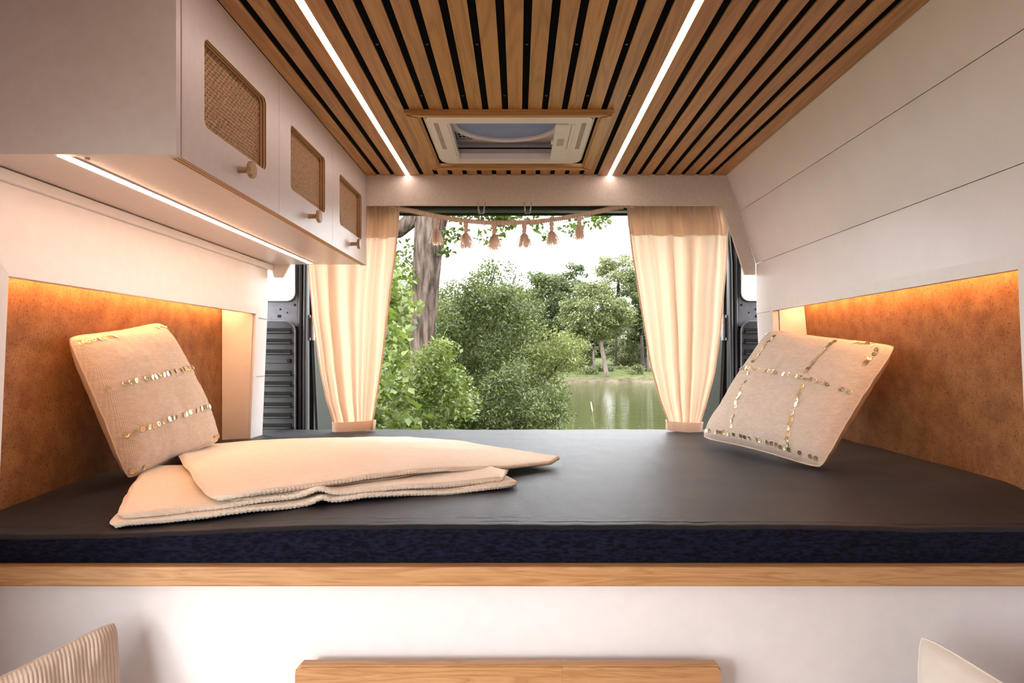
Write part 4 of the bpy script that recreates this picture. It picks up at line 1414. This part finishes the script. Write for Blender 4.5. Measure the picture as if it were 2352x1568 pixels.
a_, b_, c_ = clumps(tuple(P6(900, 120, 1.6)), (1.5, 1.0, 0.6), 26, 0.36, 150)
leaf_cloud('canopy', tr, cs + a_, rs + b_, ns + c_, 0.05, lf_oak, aspect=0.62, shell=0.2)

# ---- broad-leaved bush close to the left curtain
bush = thing('bush', tuple(at(880, 1100, 4.3)), 'bright broad-leaved bush right beside the left curtain', 'bush')
cs, rs, ns = [], [], []
for _ in range(130):
    py = rng.uniform(610, 1030)
    edge = interp(py, [600, 700, 780, 850, 960, 1030], [925, 958, 955, 930, 968, 985])
    px = rng.uniform(690, edge - 14)
    cs.append(tuple(at(px, py, 4.3 + rng.uniform(-0.35, 0.7)))); s = rng.uniform(0.07, 0.13); rs.append((s, s, s)); ns.append(44)
leaf_cloud('foliage', bush, cs, rs, ns, 0.056, lf_broad, up=0.5, aspect=0.72, shell=0.1, droop=0.5)
for k in range(5):
    px = 700 + 34 * k
    MB().tube([at(px, 1150, 4.5), at(px + rng.uniform(-20, 30), 900, 4.5), at(px + rng.uniform(-40, 20), 680, 4.5)], [0.014, 0.01, 0.004], 6).build('stem', m_bark_dark, bush, True)

# ---- shrubs between the van and the lake
def shrub(label, Y, outline, k, r, n_leaf, size, mat, stems, aspect=0.45, depth=0.9, droop=0.2):
    cxp = sum(p[0] for p in outline) / len(outline)
    t = thing('shrub', tuple(at(cxp, 812 + (EYE + 0.55) * F / Y, Y)), label, 'shrub', 'shrubs between the van and the lake')
    cs, rs, ns = [], [], []
    ys_ = [p[1] for p in outline]
    tries = 0
    while len(cs) < k and tries < 20000:
        tries += 1
        px = rng.uniform(min(p[0] for p in outline), max(p[0] for p in outline))
        py = rng.uniform(min(ys_), max(ys_))
        ins = False
        j = len(outline) - 1
        for i in range(len(outline)):
            (xi, yi), (xj, yj) = outline[i], outline[j]
            if (yi > py) != (yj > py) and px < (xj - xi) * (py - yi) / (yj - yi) + xi:
                ins = not ins
            j = i
        if not ins: continue
        s = r * rng.uniform(0.6, 1.4)
        cs.append(tuple(at(px, py, Y + rng.uniform(-depth, depth)))); rs.append((s, s, s * 0.8)); ns.append(int(n_leaf * (s / r) ** 2))
    leaf_cloud('foliage', t, cs, rs, ns, size, mat, aspect=aspect, shell=0.15, droop=droop)
    for (px0, py0, px1, py1) in stems:
        mx_, my_ = (px0 + px1) / 2 + rng.uniform(-12, 12), (py0 + py1) / 2
        MB().tube([at(px0, py0, Y), at(mx_, my_, Y), at(px1, py1, Y)], [0.022, 0.015, 0.005], 7).build('stem', m_bark_dark, t, True)
    return t
shrub('tall dense green shrub in the middle left, in front of the far trees', 7.2,
      [(985, 1080), (985, 800), (1000, 700), (1030, 660), (1090, 650), (1150, 640), (1180, 660), (1215, 720), (1225, 800), (1200, 880), (1230, 1080)], 200, 0.17, 290, 0.036, lf_shrub,
      [(1090, 1090, 1060, 720), (1080, 1090, 1020, 740), (1100, 1090, 1150, 690), (1110, 1090, 1190, 760)])
shrub('sunlit yellowish green shrub in front of the leaning trunk', 5.6,
      [(905, 1090), (930, 860), (960, 800), (1005, 790), (1040, 830), (1062, 900), (1070, 1090)], 120, 0.12, 230, 0.034, lf_broad,
      [(980, 1100, 985, 830), (990, 1100, 1030, 880)], aspect=0.55)
shrub('low narrow-leaved shrub overhanging the lake edge', 6.2,
      [(1020, 1090), (1060, 930), (1120, 870), (1190, 850), (1250, 880), (1290, 905), (1285, 950), (1262, 1000), (1240, 1090)], 160, 0.13, 300, 0.032, lf_shrub,
      [(1130, 1100, 1210, 880), (1140, 1100, 1270, 930), (1120, 1100, 1120, 900)], aspect=0.34)
shrub('pale willow branches reaching right over the water', 6.8,
      [(1165, 900), (1190, 820), (1235, 770), (1300, 770), (1340, 800), (1320, 850), (1290, 880), (1240, 900)], 66, 0.12, 130, 0.038, lf_willow,
      [(1150, 1000, 1320, 790), (1150, 980, 1250, 790), (1160, 1000, 1290, 870)], aspect=0.32, depth=0.5)
shrub('small wispy treetop rising above the tall shrub', 7.6,
      [(1085, 680), (1095, 640), (1120, 600), (1180, 605), (1200, 650), (1240, 700), (1200, 720)], 34, 0.10, 70, 0.036, lf_shrub,
      [(1120, 760, 1140, 610), (1130, 760, 1185, 630)], aspect=0.45, depth=0.5)
# ---- young saplings behind the leaning trunk
shrub('loose light green shrub behind the leaning trunk', 9.0,
      [(860, 1000), (850, 720), (880, 640), (930, 620), (1010, 690), (1010, 1000)], 100, 0.2, 130, 0.05, lf_willow, [(940, 1050, 920, 680)], aspect=0.5)

# ---- trees on the far bank
def far_tree(label, px, Y, top_py, crown_bot_py, half_px, mat, trunk_mat, lean=0, base_py=872, r0=0.2, k=60, n_leaf=208, size=0.22, trunk_top=None):
    base = at(px, base_py, Y); base.z = WZ + 0.45 if Y < 53 else WZ + 1.0
    t = thing('tree', tuple(base), label, 'tree', 'trees on the far bank')
    top = at(px + lean, top_py, Y); bot = at(px + lean, crown_bot_py, Y)
    cz = (top.z + bot.z) / 2
    rz_ = (top.z - bot.z) / 2
    hw = half_px * Y / F
    cs, rs, ns = clumps((top.x, Y, cz), (hw * 0.82, hw * 0.8, rz_ * 0.86), k, hw * 0.24, n_leaf, sh=0.35, flat=0.62)
    leaf_cloud('crown', t, cs, rs, ns, size, mat, aspect=0.7, shell=0.3, up=0.7)
    tt = at(px + lean * 0.8, trunk_top if trunk_top else crown_bot_py - 60, Y)
    mid = base.lerp(tt, 0.5) + Vector((lean * 0.006, 0, 0))
    MB().tube([base - Vector((0, 0, 0.3)), base + (mid - base) * 0.15, mid, tt], [r0 * 1.7, r0 * 1.15, r0, r0 * 0.55], 10).build('trunk', trunk_mat, t, True)
    return t
far_tree('rounded sunlit tree with a pale leaning trunk at the far shore', 1394, 50.6, 640, 800, 92, lf_far[1], m_bark_pale, lean=-22, base_py=877, r0=0.15, k=95, trunk_top=720, size=0.17, n_leaf=240)
far_tree('very tall airy pale tree at the right of the far bank', 1420, 66, 572, 700, 70, lf_far[2], m_bark_dark, r0=0.25, k=60, n_leaf=176, size=0.20)
far_tree('dark broad tree left of the sunlit tree on the far bank', 1262, 58, 600, 830, 88, lf_far[0], m_bark_dark, k=100, n_leaf=240, size=0.20)
far_tree('hazy mid green tree partly behind the near shrubs', 1195, 62, 640, 840, 70, lf_far[1], m_bark_dark, k=80, size=0.20)
far_tree('tree with upper crown peeking above the shoulder of the dark tree', 1315, 64, 592, 780, 62, lf_far[0], m_bark_dark, k=70, size=0.20)
far_tree('dark green tree closest to the right curtain on the far bank', 1478, 57, 600, 830, 62, lf_far[0], m_bark_dark, k=95, n_leaf=240, size=0.20, r0=0.24)
far_tree('dark green tree hidden behind the right curtain', 1560, 58, 590, 830, 75, lf_far[0], m_bark_dark, k=80, size=0.22, r0=0.3)
far_tree('tall tree behind the right curtain edge', 1640, 60, 560, 830, 80, lf_far[1], m_bark_dark, k=80, size=0.23)
far_tree('distant tree behind the left shrubs', 1090, 64, 650, 850, 90, lf_far[1], m_bark_dark, k=80, size=0.23)
far_tree('distant tree behind the leaning trunk', 960, 66, 640, 850, 95, lf_far[0], m_bark_dark, k=80, size=0.24)
far_tree('distant tree beyond the left curtain', 820, 66, 610, 850, 95, lf_far[1], m_bark_dark, k=70, size=0.26)
far_tree('slim understorey tree with yellowish leaves between the trunks', 1330, 56, 760, 850, 45, lf_far[2], m_bark_dark, k=40, size=0.14, r0=0.12)
far_tree('slim understorey tree near the right curtain', 1440, 60, 770, 850, 60, lf_far[2], m_bark_dark, k=50, size=0.14, r0=0.12)
far_tree('slim understorey tree beside the willow branches', 1245, 56, 780, 860, 45, lf_far[1], m_bark_dark, k=40, size=0.14, r0=0.12)
for i, px in enumerate((900, 1010, 1120, 1230, 1335, 1440, 1545, 1650)):
    far_tree('dense dark background tree behind the far bank, %s from the left' % ['first', 'second', 'third', 'fourth', 'fifth', 'sixth', 'seventh', 'eighth'][i], px, 78 + 3 * (i % 2), 655 + 18 * (i % 3), 866, 72, lf_far[0], m_bark_dark, k=90, n_leaf=208, size=0.29, r0=0.2)
# bare trunks standing in the shade of the far bank
for px, Y, top, r, lean in ((1326, 54, 790, 0.10, -3), (1366, 55, 800, 0.10, -4), (1415, 58, 770, 0.09, 0), (1431, 60, 770, 0.09, 0), (1449, 60, 780, 0.09, 0), (1476, 53.5, 770, 0.14, -2), (1491, 54, 780, 0.14, -3)):
    b0 = at(px, 868, Y); b0.z = WZ + 0.6
    t = thing('slender_tree', tuple(b0), 'slim bare-stemmed tree on the far bank, %s' % {1326: 'just right of the willow branches', 1366: 'pale, just left of the leaning pale trunk', 1415: 'first to the right of the leaning pale trunk', 1431: 'second to the right of the leaning pale trunk', 1449: 'third to the right of the leaning pale trunk', 1476: 'dark and thick near the right curtain', 1491: 'touching the right curtain edge'}[px], 'tree', 'slim trees on the far bank')
    MB().tube([b0 - Vector((0, 0, 0.4)), b0 + Vector((0, 0, 0.2)), at(px + lean * 0.5, (868 + top) / 2, Y), at(px + lean, top, Y)], [r * 1.5, r * 1.1, r, r * 0.8], 9).build('stem', m_bark_pale if px in (1366, 1491) else m_bark_dark, t, True)
    q = at(px + lean, top, Y)
    MB().tube([q, q + Vector((0.5, 0.2, 1.6))], [r * 0.7, r * 0.2], 7).build('branch', m_bark_dark, t, True)
# low growth along the far shore
for i in range(9):
    px = 1235 + i * 38
    Y = 52 + (i % 3) * 2.0
    c = at(px, 862, Y); c.z = WZ + 0.75
    t = thing('shore_bush', tuple(c - Vector((0, 0, 0.3))), '%s low bush on the far shore counted from the willow branches' % ['first', 'second', 'third', 'fourth', 'fifth', 'sixth', 'seventh', 'eighth', 'ninth'][i], 'bush', 'low bushes along the far shore')
    a_, b_, c_ = clumps(tuple(c), (0.75, 0.5, 0.32), 14, 0.28, 60)
    leaf_cloud('foliage', t, a_, b_, c_, 0.16, lf_far[(i * 2 + 1) % 3], aspect=0.5, shell=0.1)

# ---- grass stalks at the near edge of the water
for i, (px, tip, hx, Y) in enumerate(((1371, 922, -14, 5.0), (1318, 972, -3, 4.6), (1391, 962, 6, 4.7), (1298, 980, 3, 4.4))):
    b0 = at(px, 1040, Y); tp = at(px + hx, tip, Y)
    t = thing('grass_stalk', tuple(at(px, 812 + (EYE + 0.55) * F / Y, Y)), ['tall grass stalk with a pale seed head before the water', 'short grass blade left of the tall grass stalk', 'short grass blade right of the tall grass stalk', 'shortest grass blade near the low shrub'][i], 'grass stalk', 'grass stalks before the water')
    MB().tube([at(px + 2, 812 + (EYE + 0.55) * F / Y, Y), b0, at(px + hx * 0.4, (1040 + tip) / 2, Y), tp], [0.004, 0.0035, 0.003, 0.0015], 6).build('stem', lf_willow, t, True)
    if i == 0:
        q = at(px + hx, tip, Y); q2 = at(px + hx + 4, tip + 24, Y)
        MB().tube([q, q.lerp(q2, 0.3), q.lerp(q2, 0.7), q2], [0.0015, 0.0048, 0.0045, 0.002], 8).build('seed_head', m_rope, t, True)
        MB().tube([at(px - 3, 985, Y), at(px - 14, 958, Y)], [0.0025, 0.001], 5).build('leaf', lf_willow, t, True)
